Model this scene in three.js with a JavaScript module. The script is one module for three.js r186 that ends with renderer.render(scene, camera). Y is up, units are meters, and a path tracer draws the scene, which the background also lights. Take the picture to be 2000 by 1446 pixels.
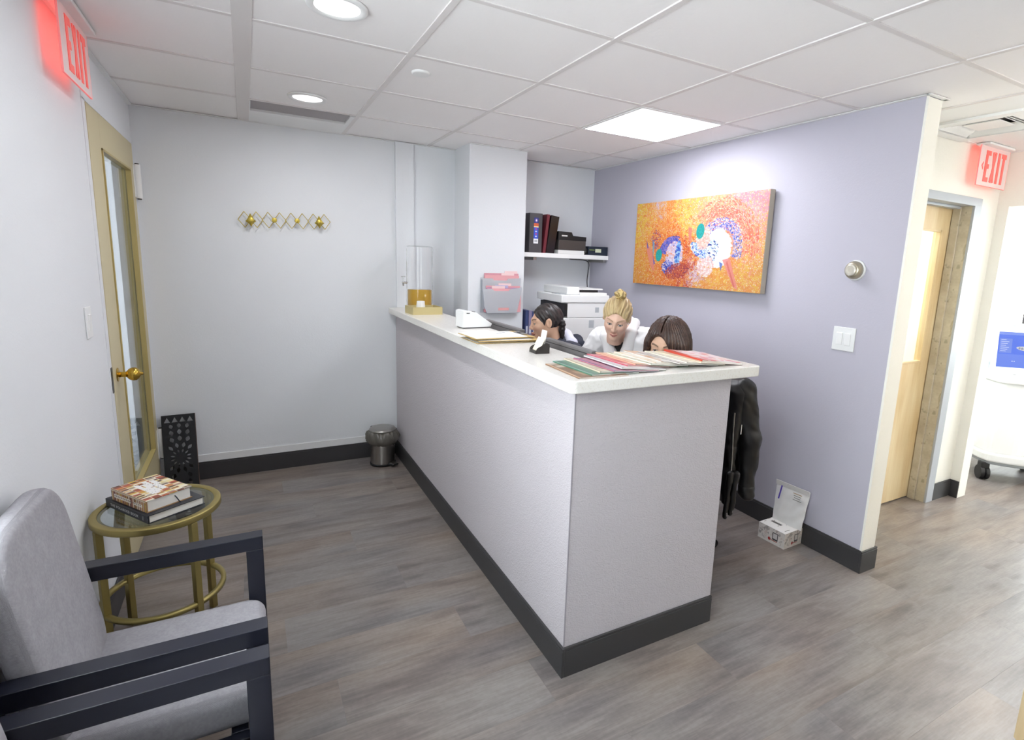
import * as THREE from 'three';
import { RoundedBoxGeometry } from 'three/addons/geometries/RoundedBoxGeometry.js';
import { mergeGeometries, mergeVertices, toCreasedNormals } from 'three/addons/utils/BufferGeometryUtils.js';
import { RectAreaLightUniformsLib } from 'three/addons/lights/RectAreaLightUniformsLib.js';
import { createNoise2D, createNoise3D } from 'simplex-noise';

// ---------------------------------------------------------------- camera, sky, large lights, exposure
const scene = new THREE.Scene();
const renderer = new THREE.WebGLRenderer({ antialias: true });
renderer.toneMapping = THREE.LinearToneMapping;
renderer.toneMappingExposure = 1.1;
renderer.shadowMap.enabled = true;
RectAreaLightUniformsLib.init();
const CEIL = 2.404;
const camera = new THREE.PerspectiveCamera(2 * Math.atan(723 / 1059.5) * 180 / Math.PI, 2000 / 1446, 0.05, 60);
{
  const right = new THREE.Vector3(0.87332618, 0.03933245, 0.4855454), up = new THREE.Vector3(0.05001072, 0.98422929, -0.16968097), back = new THREE.Vector3(-0.48456197, 0.1724693, 0.85758617);
  camera.quaternion.setFromRotationMatrix(new THREE.Matrix4().makeBasis(right, up, back));
  camera.position.set(0, 1.58, 0);
  camera.setViewOffset(2000, 1446, -79, 26, 2000, 1446);
}
scene.background = new THREE.Color(0.96, 0.975, 1.0);
scene.backgroundIntensity = 11.8;                       // overcast daylight outside the far window
const PANEL = 16, FAR_FILL_PANEL = 26, SPOT = 112, UPLIGHT = 11;   // strengths of the lamps

// ---------------------------------------------------------------- helpers
function mulberry(a) { return () => { a = (a + 0x6d2b79f5) | 0; let t = Math.imul(a ^ (a >>> 15), 1 | a); t = (t + Math.imul(t ^ (t >>> 7), 61 | t)) ^ t; return ((t ^ (t >>> 14)) >>> 0) / 4294967296; }; }
const rnd = mulberry(7);
const n2 = createNoise2D(mulberry(11)), n3 = createNoise3D(mulberry(12));
const V = (x, y, z) => new THREE.Vector3(x, y, z);
const used = new Map();
const numbered = (n) => { const k = used.get(n) || 0; used.set(n, k + 1); return k ? n + '_' + String(k).padStart(3, '0') : n; };
function part(name, geo, mat, parent, pos, rot) {
  const m = new THREE.Mesh(geo, mat); m.name = name;
  if (pos) m.position.set(...pos);
  if (rot) m.rotation.set(...rot);
  if (parent) parent.add(m);
  return m;
}
function thing(name, label, category, pos = [0, 0, 0], turn = 0, group) {
  const g = new THREE.Group(); g.name = numbered(name); g.position.set(...pos); g.rotation.y = turn;
  g.userData = { label, category }; if (group) g.userData.group = group;
  scene.add(g); return g;
}
function single(name, geo, mat, label, category, pos, rot, group) {
  const m = part(numbered(name), geo, mat, scene, pos, rot); m.userData = { label, category }; if (group) m.userData.group = group; return m;
}
function struct(name, geo, mat, pos, rot) { const m = part(name, geo, mat, scene, pos, rot); m.userData = { kind: 'structure' }; return m; }
function structGroup(name) { const g = new THREE.Group(); g.name = name; g.userData = { kind: 'structure' }; scene.add(g); return g; }
// box given by its corners
function span(x0, x1, y0, y1, z0, z1, r = 0) {
  const w = x1 - x0, h = y1 - y0, d = z1 - z0;
  const g = r ? new RoundedBoxGeometry(w, h, d, 2, Math.min(r, w * 0.49, h * 0.49, d * 0.49)) : new THREE.BoxGeometry(w, h, d);
  g.translate((x0 + x1) / 2, (y0 + y1) / 2, (z0 + z1) / 2); return g;
}
const rbox = (w, h, d, r = 0.004, s = 2) => new RoundedBoxGeometry(w, h, d, s, Math.min(r, w * 0.49, h * 0.49, d * 0.49));
function rod(a, b, r0, r1 = r0, seg = 12) {
  const d = b.clone().sub(a), g = new THREE.CylinderGeometry(r1, r0, d.length(), seg);
  g.applyQuaternion(new THREE.Quaternion().setFromUnitVectors(V(0, 1, 0), d.clone().normalize())); const c = a.clone().add(b).multiplyScalar(0.5); g.translate(c.x, c.y, c.z); return g;
}
const tube = (pts, r, seg = 24, rad = 8, closed = false) => new THREE.TubeGeometry(new THREE.CatmullRomCurve3(pts.map((p) => (p.isVector3 ? p : V(...p))), closed), seg, r, rad, closed);
const lathe = (pts, seg = 40) => new THREE.LatheGeometry(pts.map(([x, y]) => new THREE.Vector2(x, y)), seg);
const merge = (list) => mergeGeometries(list.map((g) => { const q = g.index ? g.toNonIndexed() : g; for (const k of Object.keys(q.attributes)) if (!['position', 'normal', 'uv'].includes(k)) q.deleteAttribute(k); return q; }));
// uv in metres from the position, by the way each face points
function boxUV(geo, scale = 1, ou = 0, ov = 0, swap = false) {
  const g = geo.index ? geo.toNonIndexed() : geo, p = g.attributes.position, n = g.attributes.normal, uv = new Float32Array(p.count * 2);
  for (let i = 0; i < p.count; i++) {
    const ax = Math.abs(n.getX(i)), ay = Math.abs(n.getY(i)), az = Math.abs(n.getZ(i)), x = p.getX(i), y = p.getY(i), z = p.getZ(i);
    let u, v; if (ay >= ax && ay >= az) { u = x; v = z; } else if (ax >= az) { u = z; v = y; } else { u = x; v = y; }
    if (swap) [u, v] = [v, u];
    uv[2 * i] = u / scale + ou; uv[2 * i + 1] = v / scale + ov;
  }
  g.setAttribute('uv', new THREE.BufferAttribute(uv, 2)); return g;
}
// ---------------------------------------------------------------- textures
function pixelTexture(w, h, f, srgb = true) {
  const d = new Uint8Array(w * h * 4);
  for (let y = 0; y < h; y++) for (let x = 0; x < w; x++) { const c = f(x / w, y / h), i = 4 * (y * w + x); d[i] = c[0]; d[i + 1] = c[1]; d[i + 2] = c[2]; d[i + 3] = 255; }
  const t = new THREE.DataTexture(d, w, h); t.wrapS = t.wrapT = THREE.RepeatWrapping; t.magFilter = THREE.LinearFilter; t.minFilter = THREE.LinearMipmapLinearFilter; t.generateMipmaps = true;
  if (srgb) t.colorSpace = THREE.SRGBColorSpace; t.needsUpdate = true; return t;
}
function canvasTexture(w, h, draw) {
  const c = document.createElement('canvas'); c.width = w; c.height = h; const k = c.getContext('2d'); draw(k, w, h);
  const t = new THREE.CanvasTexture(c); t.colorSpace = THREE.SRGBColorSpace; t.magFilter = THREE.LinearFilter; return t;
}
const clamp = (x, a = 0, b = 1) => Math.min(b, Math.max(a, x));
const mix = (a, b, t) => a + (b - a) * t, mix3 = (a, b, t) => [mix(a[0], b[0], t), mix(a[1], b[1], t), mix(a[2], b[2], t)];
const sstep = (a, b, x) => { const t = clamp((x - a) / (b - a)); return t * t * (3 - 2 * t); };
// noise that repeats over the unit square: fu x fv cells
function hash2(p, q, s) { let h = Math.imul(p, 374761393) + Math.imul(q, 668265263) + Math.imul(s, 1442695041); h = Math.imul(h ^ (h >>> 13), 1274126177); h = Math.imul(h ^ (h >>> 16), 2246822519); return ((h ^ (h >>> 15)) >>> 0) / 2147483648 - 1; }
function tn(u, v, fu, fv, o = 0) {
  const x = (u - Math.floor(u)) * fu, y = (v - Math.floor(v)) * fv, i = Math.floor(x), j = Math.floor(y); let a = x - i, b = y - j; a = a * a * (3 - 2 * a); b = b * b * (3 - 2 * b);
  const i1 = (i + 1) % fu, j1 = (j + 1) % fv, c = hash2(i, j, o), d = hash2(i1, j, o), e = hash2(i, j1, o), f = hash2(i1, j1, o); return (c + (d - c) * a + (e - c) * b + (c - d - e + f) * a * b) * 1.15;
}
const std = (color, roughness = 0.6, more = {}) => new THREE.MeshStandardMaterial({ color, roughness, ...more });
const phys = (color, roughness = 0.6, more = {}) => new THREE.MeshPhysicalMaterial({ color, roughness, ...more });

const paintBump = pixelTexture(256, 256, (u, v) => { const a = 128 + 50 * tn(u, v, 60, 60) + 40 * tn(u, v, 110, 110, 5); return [a, a, a]; }, false);
paintBump.repeat.set(3, 3);
const wallpaperBump = pixelTexture(1024, 1024, (u, v) => {
  const a = 128 + 70 * tn(u, v, 90, 170, 1) + 45 * tn(u, v, 200, 260, 4) + 30 * tn(u, v, 40, 60, 9); return [a, a, a];
}, false);
const floorMap = pixelTexture(2048, 1024, (u, v) => {
  const w = tn(u, v, 9, 7, 21), cloud = tn(u, v + 0.01 * w, 6, 9, 2), patch = tn(u + 0.01 * w, v, 11, 24, 5), patch2 = tn(u, v, 19, 44, 8), streak = tn(u, v + 0.004 * w, 15, 92, 3), fine = tn(u, v, 44, 300, 4), fine2 = tn(u, v, 120, 520, 6), cross = tn(u, v, 260, 90, 13);
  let t = 0.58 + 0.12 * cloud + 0.17 * patch + 0.12 * patch2 + 0.1 * streak + 0.065 * fine + 0.05 * fine2 + 0.035 * cross;
  const dark = sstep(0.3, 0.85, 0.5 * patch2 + 0.45 * streak + 0.35 * patch + 0.18 * fine);
  t = clamp(t - 0.26 * dark);
  let c = mix3([98, 88, 86], [168, 160, 154], t);
  const warm = tn(u, v, 5, 9, 31); c = [c[0] + 4 * warm, c[1], c[2] - 4 * warm];
  return c.map((k) => clamp(k, 0, 255));
});
const floorBump = pixelTexture(1024, 512, (u, v) => { const a = 128 + 55 * tn(u, v, 40, 330, 4) + 35 * tn(u, v, 110, 420, 6); return [a, a, a]; }, false);
const birch = pixelTexture(512, 1024, (u, v) => {
  const w = tn(u, v, 5, 3, 40), g = tn(u + 0.02 * w, v, 26, 4, 41), f = tn(u, v, 150, 9, 42), k = tn(u, v, 9, 5, 44);
  const t = clamp(0.5 + 0.3 * g + 0.14 * f + 0.3 * k); return mix3([222, 192, 142], [240, 220, 180], t);
});
const dusty = pixelTexture(256, 512, (u, v) => {
  const a = tn(u, v, 8, 10, 50), b = tn(u, v, 40, 50, 51), s = sstep(0.5, 1.0, 0.6 * tn(u, v, 17, 7, 52) + 0.5 * tn(u, v, 60, 31, 57));
  let c = mix3([194, 184, 162], [218, 210, 190], clamp(0.5 + 0.35 * a + 0.15 * b)); c = mix3(c, [140, 132, 104], 0.45 * s); return c;
});
const fabricBump = pixelTexture(512, 512, (u, v) => { const a = 128 + 40 * Math.sin(u * 512 * 0.9) * Math.sin(v * 512 * 0.9) + 40 * tn(u, v, 120, 120, 60); return [a, a, a]; }, false);
const fabricMap = pixelTexture(256, 256, (u, v) => { const t = 0.5 + 0.3 * tn(u, v, 60, 60, 62) + 0.2 * tn(u, v, 14, 14, 63); return mix3([162, 160, 163], [178, 176, 179], clamp(t)); });
const tileBump = pixelTexture(256, 256, (u, v) => { const a = 150 + 40 * tn(u, v, 90, 90, 70) - 90 * sstep(0.55, 0.85, tn(u, v, 60, 60, 71)); return [a, a, a].map((k) => clamp(k, 0, 255)); }, false);

// ---------------------------------------------------------------- materials
const M = {
  wall: std('#e6e8ec', 0.72, { bumpMap: paintBump, bumpScale: 0.0004 }),
  purple: std('#bfbcc9', 0.62, { bumpMap: paintBump, bumpScale: 0.0004 }),
  cream: std('#f6f4ec', 0.7, { bumpMap: paintBump, bumpScale: 0.0004 }),
  tile: std('#faf7f7', 0.9, { bumpMap: tileBump, bumpScale: 0.0006 }),
  grid: std('#e4dfde', 0.5), white: std('#f2f2f2', 0.5), plenum: std('#8a8684', 0.9),
  base: std('#39383a', 0.5), baseWhite: std('#e9e9ea', 0.5),
  counter: std('#c3bdc2', 0.75, { bumpMap: wallpaperBump, bumpScale: 0.0015 }),
  slab: std('#efece6', 0.22),
  plank: std('#f2f0ee', 0.33, { map: floorMap, bumpMap: floorBump, bumpScale: 0.0003 }),
  subfloor: std('#2c2a29', 0.9),
  doorPaint: std('#cdc19b', 0.45), brass: std('#c9a64a', 0.22, { metalness: 1 }),
  birch: std('#ffffff', 0.42, { map: birch }), frameGrey: std('#b4bac2', 0.4), dusty: std('#ffffff', 0.7, { map: dusty }),
  gold: std('#a3945c', 0.38, { metalness: 0.75 }), goldPaint: std('#c7b04e', 0.35, { metalness: 0.55 }),
  steel: std('#a9a6a2', 0.28, { metalness: 1 }), chrome: std('#dadada', 0.12, { metalness: 1 }), darkSteel: std('#4d4a48', 0.35, { metalness: 0.8 }),
  navy: std('#1c1e29', 0.32), fabric: std('#ecebef', 0.95, { map: fabricMap, bumpMap: fabricBump, bumpScale: 0.0006 }),
  black: std('#17171a', 0.5), blackGloss: std('#121317', 0.22), charcoal: std('#48464a', 0.5), greyPlastic: std('#6d6a6b', 0.45),
  plastic: std('#eceded', 0.38), paper: std('#f3f2ee', 0.85), pages: std('#e9e5de', 0.9),
  pane: phys('#f4f8f8', 0.02, { transmission: 1, thickness: 0, ior: 1.5 }),
};

// ---------------------------------------------------------------- floor of vinyl planks
const XL = -0.57, ZB = -4.265, XP = 2.79, ZH = -1.85, XE = 4.44;
{
  const floor = struct('floor', span(-2.2, 7.6, -0.14, -0.006, -4.7, 2.1), M.subfloor);
  const L = 1.22, W = 0.23, vars = [];
  for (let i = 0; i < 14; i++) { const g = new THREE.BoxGeometry(L - 0.0004, 0.006, W - 0.0004); vars.push(boxUV(g, 1, rnd() * 5, rnd() * 5)); }
  for (const g of vars) { const uv = g.attributes.uv; for (let i = 0; i < uv.count; i++) uv.setXY(i, uv.getX(i) / 2.4, uv.getY(i) / 1.2); }
  for (let r = 0; r < 34; r++) {
    const z = -4.7 + W * (r + 0.5); if (z > 2.05) break; const off = ((r * 0.437) % 1) * L;
    for (let x = -0.7 - off + L / 2; x < 7.4; x += L) {
      const a = x - L / 2, b = x + L / 2;
      if (b < -0.62) continue;
      if (z < ZB - 0.12 && a < XP) continue;
      if (a > XP + 0.12 && z < -3.3) continue;
      if (a > 2.9 && b < XE && z < -2.3) continue;
      if (a > 2.7 && b < XE && z > 0.45) continue;
      if (a > XE && z > 1.4) continue;
      const k = Math.floor(rnd() * vars.length);
      part('plank', vars[k], M.plank, floor, [x, -0.003, z]);
    }
  }
}
// ---------------------------------------------------------------- walls
function wallWithHole(name, mat, axis, p0, p1, y1, t0, t1, h0, h1, hy0, hy1) {   // wall along axis from t0 to t1, hole h0..h1 x hy0..hy1
  const s = (a, b, ya, yb) => (axis === 'z' ? span(p0, p1, ya, yb, a, b) : span(a, b, ya, yb, p0, p1));
  const list = [s(t0, h0, 0, y1), s(h1, t1, 0, y1), s(h0, h1, hy1, y1)]; if (hy0 > 0) list.push(s(h0, h1, 0, hy0));
  return struct(name, boxUV(merge(list)), mat);
}
const TOP = CEIL + 0.1;
struct('wall_left', boxUV(merge([span(XL - 0.1, XL, 0, TOP, -4.4, -4.235), span(XL - 0.1, XL, 2.185, TOP, -4.235, -3.125), span(XL - 0.1, XL, 0, TOP, -3.125, -1.62), span(XL - 0.1, XL, 0, 0.9, -1.62, 0.2), span(XL - 0.1, XL, 2.3, TOP, -1.62, 0.2), span(XL - 0.1, XL, 0, TOP, 0.2, 2.0)])), M.wall);
{ // unseen window added beside the camera to light counter, ceiling and lilac wall
  const w = structGroup('added_window_2');
  part('glass_pane', span(XL - 0.052, XL - 0.048, 0.9, 2.3, -1.62, 0.2), M.pane, w);
  for (const z of [-1.62, -0.73, 0.155]) part('window_frame', span(XL - 0.08, XL - 0.02, 0.9, 2.3, z, z + 0.045, 0.004), M.white, w);
  for (const y of [0.9, 2.255]) part('window_frame', span(XL - 0.08, XL - 0.02, y, y + 0.045, -1.62, 0.2, 0.004), M.white, w);
  part('window_sill', span(XL - 0.05, XL + 0.06, 0.87, 0.9, -1.65, 0.25, 0.005), M.white, w);
}
struct('wall_back', boxUV(merge([span(XL - 0.1, 1.95, 0, TOP, ZB - 0.12, ZB), span(1.0, 1.135, 1.0, CEIL, ZB, ZB + 0.028)])), M.wall);
struct('wall_alcove', boxUV(span(1.9, XP + 0.02, 0, TOP, ZB - 0.16, ZB - 0.03)), M.wall);
struct('column', boxUV(span(1.465, 1.935, 0, TOP, ZB - 0.02, -3.94, 0.004)), M.wall);
{
  const w = struct('wall_right', boxUV(span(XP, XP + 0.118, 0, TOP, ZB - 0.1, -1.512)), M.purple);
  part('wall_end', boxUV(span(XP + 0.001, XP + 0.12, 0, CEIL - 0.004, -1.514, -1.505, 0.003)), M.cream, w);
  part('wall_return', boxUV(span(XP + 0.1175, XP + 0.1205, 0, CEIL, -1.9, -1.507)), M.cream, w);
  part('corner_bead', boxUV(span(XP - 0.0005, XP + 0.004, 0, CEIL, -1.516, -1.5045)), M.cream, w);
}
// hall wall with the birch door, and the end wall with the opening to the bright room
wallWithHole('wall_hall', M.cream, 'x', ZH - 0.14, ZH, TOP, XP + 0.11, XE + 0.11, 3.13, 4.2, 0, 2.09);
wallWithHole('wall_hall_end', M.cream, 'z', XE, XE + 0.11, TOP, ZH - 0.02, 0.42, -1.785, -0.7, 0, 2.06);
struct('wall_hall_front', boxUV(span(2.6, XE + 0.11, 0, TOP, 0.3, 0.42)), M.cream);
struct('wall_lobby_side', boxUV(span(2.6, 2.72, 0, TOP, 0.3, 2.0)), M.wall);
struct('wall_lobby_front', boxUV(span(XL - 0.1, 2.72, 0, TOP, 1.9, 2.0)), M.wall);
// the bright treatment room beyond the opening
wallWithHole('wall_far_right', M.cream, 'z', 7.2, 7.32, TOP, -3.3, 1.5, -2.95, 0.9, 0.75, 2.25);
struct('wall_far_back', boxUV(span(XE + 0.1, 7.32, 0, TOP, -3.32, -3.2)), M.cream);
struct('wall_far_front', boxUV(span(XE + 0.1, 7.32, 0, TOP, 1.4, 1.52)), M.cream);
struct('wall_far_side', boxUV(merge([span(XE + 0.005, XE + 0.105, 0, TOP, -3.3, ZH - 0.02), span(XE + 0.005, XE + 0.105, 0, TOP, 0.42, 1.5)])), M.cream);
{
  const w = structGroup('window_1');
  part('glass_pane', span(7.258, 7.262, 0.75, 2.25, -2.95, 0.9), M.pane, w);
  for (const z of [-2.95, -1.67, -0.38, 0.86]) part('window_frame', span(7.23, 7.29, 0.75, 2.25, z, z + 0.045, 0.004), M.white, w);
  for (const y of [0.75, 2.205]) part('window_frame', span(7.23, 7.29, y, y + 0.045, -2.95, 0.905, 0.004), M.white, w);
  part('window_sill', span(7.14, 7.3, 0.72, 0.75, -3.0, 0.95, 0.005), M.white, w);
}
// examination room behind the birch door and the vestibule behind the glazed door
struct('wall_exam', boxUV(merge([span(2.9, 3.0, 0, TOP, -3.3, -1.98), span(2.9, XE + 0.02, 0, TOP, -3.4, -3.3), span(2.9, XE + 0.02, TOP - 0.05, TOP, -3.4, -1.98)])), M.cream);
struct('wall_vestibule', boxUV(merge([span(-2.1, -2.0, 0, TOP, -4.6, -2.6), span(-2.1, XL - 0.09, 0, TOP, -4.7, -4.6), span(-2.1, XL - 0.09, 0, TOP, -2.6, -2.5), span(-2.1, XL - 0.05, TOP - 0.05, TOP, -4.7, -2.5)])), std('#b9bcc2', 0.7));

// ---------------------------------------------------------------- ceiling: tiles in a suspended grid
const GX = 0.64, GZ = -1.83, T = 0.61;
const tileSpots = [];
{
  const ceiling = struct('ceiling', span(-0.7, 7.4, CEIL + 0.1, CEIL + 0.2, -4.5, 2.1), M.plenum);
  const tg = boxUV(rbox(T - 0.018, 0.018, T - 0.018, 0.003, 1));
  const skip = (i, j) => (i === 2 && j === 1) || (i === 7 && j === -1);   // cells taken by light panels
  for (let i = -2; i < 11; i++) for (let j = -7; j < 5; j++) {
    const x = GX + T * (i + 0.5), z = GZ - T * (j + 0.5);
    if (x < -0.6 || z < ZB - 0.2 || z > 1.95) continue;
    if (x > 3.1 && x < XE + 0.05) continue;
    if (x > XP + 0.2 && x < XE && (z > 0.55 || z < -2.1)) continue;
    if (x > XE && (z < -3.2 || z > 1.45)) continue;
    if (i === -1 && j === 3) continue;
    if (i === 4 && j === -1) continue;
    if (skip(i, j)) { tileSpots.push([x, z]); continue; }
    part('tile', tg, M.tile, ceiling, [x, CEIL + 0.014, z], [0, Math.floor(rnd() * 4) * Math.PI / 2, 0]);
  }
  for (let i = -1; i < 11; i++) {
    const x = GX + T * i, w = i === -1 ? 0.033 : 0.0125; if (x > 3.2 && x < XE + 0.12) continue;
    const z0 = x > XP && x < XE ? ZH : x > XE ? -3.2 : ZB - 0.03, z1 = x > 2.7 && x < XE ? 0.3 : x > XE ? 1.4 : 1.9;
    part('grid_bar', rbox(w * 2, 0.012, z1 - z0, 0.0015, 1), M.grid, ceiling, [x, CEIL + 0.006, (z0 + z1) / 2]);
  }
  for (let j = -6; j < 5; j++) {
    const z = GZ - T * j; if (z < ZB + 0.05) continue;
    for (const [x0, x1, za, zb] of [[XL, XP, -9, 9], [XP, 3.08, ZH, 0.3], [XE + 0.1, 7.2, -3.2, 1.4]]) if (z > za && z < zb) part('grid_bar', rbox(x1 - x0, 0.011, 0.024, 0.0015, 1), M.grid, ceiling, [(x0 + x1) / 2, CEIL + 0.0065, z]);
  }
  const dz0 = -1.845, dz1 = -1.355, dx0 = 3.335, dx1 = 3.825;   // opening of the air diffuser
  part('gypsum_panel', merge([span(3.093, dx0 + 0.03, CEIL + 0.002, CEIL + 0.02, ZH, 0.3), span(dx1 - 0.03, XE, CEIL + 0.002, CEIL + 0.02, ZH, 0.3), span(dx0 + 0.03, dx1 - 0.03, CEIL + 0.002, CEIL + 0.02, dz1 - 0.03, 0.3), span(dx0 + 0.03, dx1 - 0.03, CEIL + 0.002, CEIL + 0.02, ZH, dz0 + 0.03)]), M.white, ceiling);
  // wall angle round the edges
  for (const [x0, x1, z0, z1] of [[XL, 1.0, ZB, ZB + 0.022], [1.135, 1.465, ZB, ZB + 0.022], [1.465, 1.935, -3.94, -3.918], [1.935, XP, ZB - 0.03, ZB - 0.008], [XL, XL + 0.022, ZB, 1.9], [XP - 0.022, XP, ZB, -1.5], [XP - 0.022, XP + 0.142, -1.507, -1.485], [XP + 0.118, XP + 0.14, ZH, -1.49], [XP + 0.118, XE, ZH, ZH + 0.022], [XE - 0.022, XE, ZH, 0.3]])
    part('wall_angle', span(x0, x1, CEIL - 0.0015, CEIL + 0.002, z0, z1), M.white, ceiling);
}
// ---------------------------------------------------------------- baseboards
function baseboard(name, list, h = 0.125) {
  const g = structGroup(name);
  for (const [x0, x1, z0, z1] of list) { part('board', span(x0, x1, 0, h - 0.012, z0, z1, 0.002), M.base, g); const ix = (x1 - x0) > (z1 - z0) ? 0 : 0.003, iz = ix ? 0 : 0.003; part('cap', span(x0 + (ix ? 0.0015 : 0), x1 - (ix ? 0.0015 : 0), h - 0.0115, h, z0 + (iz ? 0.0015 : 0), z1 - (iz ? 0.0015 : 0), 0.002), M.base, g); }
  return g;
}
{
  const b = baseboard('baseboard_back', [[-0.5, 0.985, ZB, ZB + 0.012]]);
  part('skirting', span(XL, 0.985, 0.1, 0.175, ZB, ZB + 0.007, 0.002), M.baseWhite, b);
  baseboard('baseboard_right', [[XP - 0.012, XP, ZB, -1.505], [XP - 0.012, XP + 0.13, -1.505, -1.493], [XP + 0.118, XP + 0.13, ZH, -1.505]]);
  baseboard('baseboard_hall', [[4.2, XE, ZH, ZH + 0.012], [XE - 0.012, XE, ZH + 0.012, -1.785]]);
  baseboard('baseboard_left', [[XL, XL + 0.012, -3.1, 1.9]]);
  baseboard('baseboard_alcove', [[1.94, XP - 0.012, ZB - 0.03, ZB - 0.018]]);
  baseboard('baseboard_hall_front', [[2.73, XE, 0.288, 0.3]]);
}
// ---------------------------------------------------------------- glazed door in the left wall
{
  const d = structGroup('door_1'), x0 = XL - 0.035, x1 = XL + 0.006, z0 = -4.222, z1 = -3.135, y1 = 2.175;
  const gz0 = -4.09, gz1 = -3.36, gy0 = 0.3, gy1 = 2.02;
  part('stile', span(x0, x1, 0.01, y1, gz1, z1, 0.002), M.doorPaint, d);
  part('stile', span(x0, x1, 0.01, y1, z0, gz0, 0.002), M.doorPaint, d);
  part('top_rail', span(x0, x1, gy1, y1, gz0, gz1, 0.001), M.doorPaint, d);
  part('bottom_rail', span(x0, x1, 0.01, gy0, gz0, gz1, 0.001), M.doorPaint, d);
  part('glass_pane', span(x0 + 0.014, x0 + 0.018, gy0, gy1, gz0, gz1), M.pane, d);
  for (const [a, b, c, e] of [[gy0, gy1, gz1 - 0.012, gz1], [gy0, gy1, gz0, gz0 + 0.012], [gy1 - 0.012, gy1, gz0, gz1], [gy0, gy0 + 0.012, gz0, gz1]])
    part('glazing_bead', span(x0 + 0.02, x1 + 0.006, a, b, c, e, 0.002), std('#b7a468', 0.4), d);
  // white jambs and head
  for (const [a, b, c, e] of [[0, 2.185, -3.135, -3.085], [0, 2.185, ZB + 0.001, z0]]) part('jamb', span(XL - 0.1, XL + 0.003, a, b, c, e, 0.001), M.wall, d);
  part('head', span(XL - 0.1, XL + 0.003, 2.179, 2.21, ZB + 0.001, -3.085, 0.001), M.wall, d);
  // knob on its rose
  const k = part('knob', lathe([[0, 0], [0.014, 0], [0.012, 0.03], [0.016, 0.036], [0.026, 0.044], [0.032, 0.058], [0.031, 0.072], [0.022, 0.084], [0.01, 0.089], [0.006, 0.1], [0, 0.1]].map((p) => p), 28), M.brass, d, [x1, 0.965, -3.225], [0, 0, -Math.PI / 2]);
  part('rose', lathe([[0, 0], [0.033, 0], [0.033, 0.003], [0.02, 0.007], [0, 0.007]], 28), M.brass, k);
  part('strike_plate', span(XL - 0.001, XL + 0.005, 0.9, 1.02, -3.132, -3.104, 0.001), M.darkSteel, d);
  // spring hinges with white barrels
  for (const y of [1.86, 0.2]) {
    const h = part('hinge', merge([rod(V(x1 + 0.016, y, z0 - 0.008), V(x1 + 0.016, y + 0.2, z0 - 0.008), 0.017, 0.017, 18)]), M.white, d);
    for (const q of [y - 0.006, y + 0.2]) part('pin', rod(V(x1 + 0.016, q, z0 - 0.008), V(x1 + 0.016, q + 0.006, z0 - 0.008), 0.011, 0.011, 12), M.darkSteel, h);
    part('leaf', span(x1, x1 + 0.004, y + 0.005, y + 0.195, z0 - 0.004, z0 + 0.03), M.white, h);
  }
}
// ---------------------------------------------------------------- birch door with vision panel in its steel frame
{
  const d = structGroup('door_2'), x0 = 3.215, x1 = 4.113, za = -2.003, zb = -1.958, y1 = 2.035;
  const gx0 = 3.6, gx1 = 4.0, gy0 = 1.0, gy1 = 1.885;
  const bg = (a, b, c, e, r = 0.0015) => { const g = boxUV(span(a, b, c, e, za, zb, r), 1.1, 0.3, 0.1); return g; };
  part('stile', bg(gx1, x1, 0.008, y1), M.birch, d); part('stile', bg(x0, gx0, 0.008, y1), M.birch, d);
  part('top_rail', bg(gx0, gx1, gy1, y1, 0), M.birch, d); part('bottom_panel', bg(gx0, gx1, 0.008, gy0, 0), M.birch, d);
  part('glass_pane', span(gx0, gx1, gy0, gy1, -1.985, -1.981), M.pane, d);
  for (const [a, b, c, e] of [[gx1 - 0.014, gx1, gy0, gy1], [gx0, gx0 + 0.014, gy0, gy1], [gx0, gx1, gy1 - 0.014, gy1], [gx0, gx1, gy0, gy0 + 0.014]]) part('glazing_bead', boxUV(span(a, b, c, e, -1.98, zb + 0.006, 0.002), 1.1), M.birch, d);
  for (const [a, b] of [[4.115, 4.2], [3.13, 3.215]]) {
    part('frame_face', span(a, b, 0, 2.09, ZH - 0.001, ZH + 0.014, 0.002), M.frameGrey, d);
    part('jamb', boxUV(span(a, b, 0, 2.04, -2.0, ZH - 0.001), 0.5), M.dusty, d);
  }
  part('frame_head', span(3.13, 4.2, 2.04, 2.09, -2.0, ZH + 0.0145, 0.002), M.frameGrey, d);
  part('door_stop', boxUV(span(4.098, 4.115, 0, 2.04, -1.955, -1.908, 0.003), 0.5), M.dusty, d);
  part('door_stop', span(3.215, 4.098, 2.024, 2.04, -1.955, -1.908, 0.003), M.frameGrey, d);
  part('door_stop', boxUV(span(3.215, 3.232, 0, 2.024, -1.955, -1.908, 0.003), 0.5), M.dusty, d);
  part('screw_hole', new THREE.CylinderGeometry(0.004, 0.004, 0.002, 12), M.black, d, [4.1148, 1.94, -1.93], [0, 0, Math.PI / 2]);
}
// open birch door beside the camera, only its edge reaches into view
{
  const d = structGroup('door_3'); d.position.set(2.243, 0, -0.6); d.rotation.y = -Math.PI / 2 + 0.95;
  part('leaf', boxUV(span(0, 0.9, 0.01, 2.05, -0.022, 0.022, 0.002), 1.1), M.birch, d);
  part('knob', lathe([[0, 0], [0.012, 0], [0.012, 0.03], [0.027, 0.04], [0.027, 0.06], [0, 0.07]], 20), M.steel, d, [0.07, 1.0, 0.022], [Math.PI / 2, 0, 0]);
}

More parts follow.
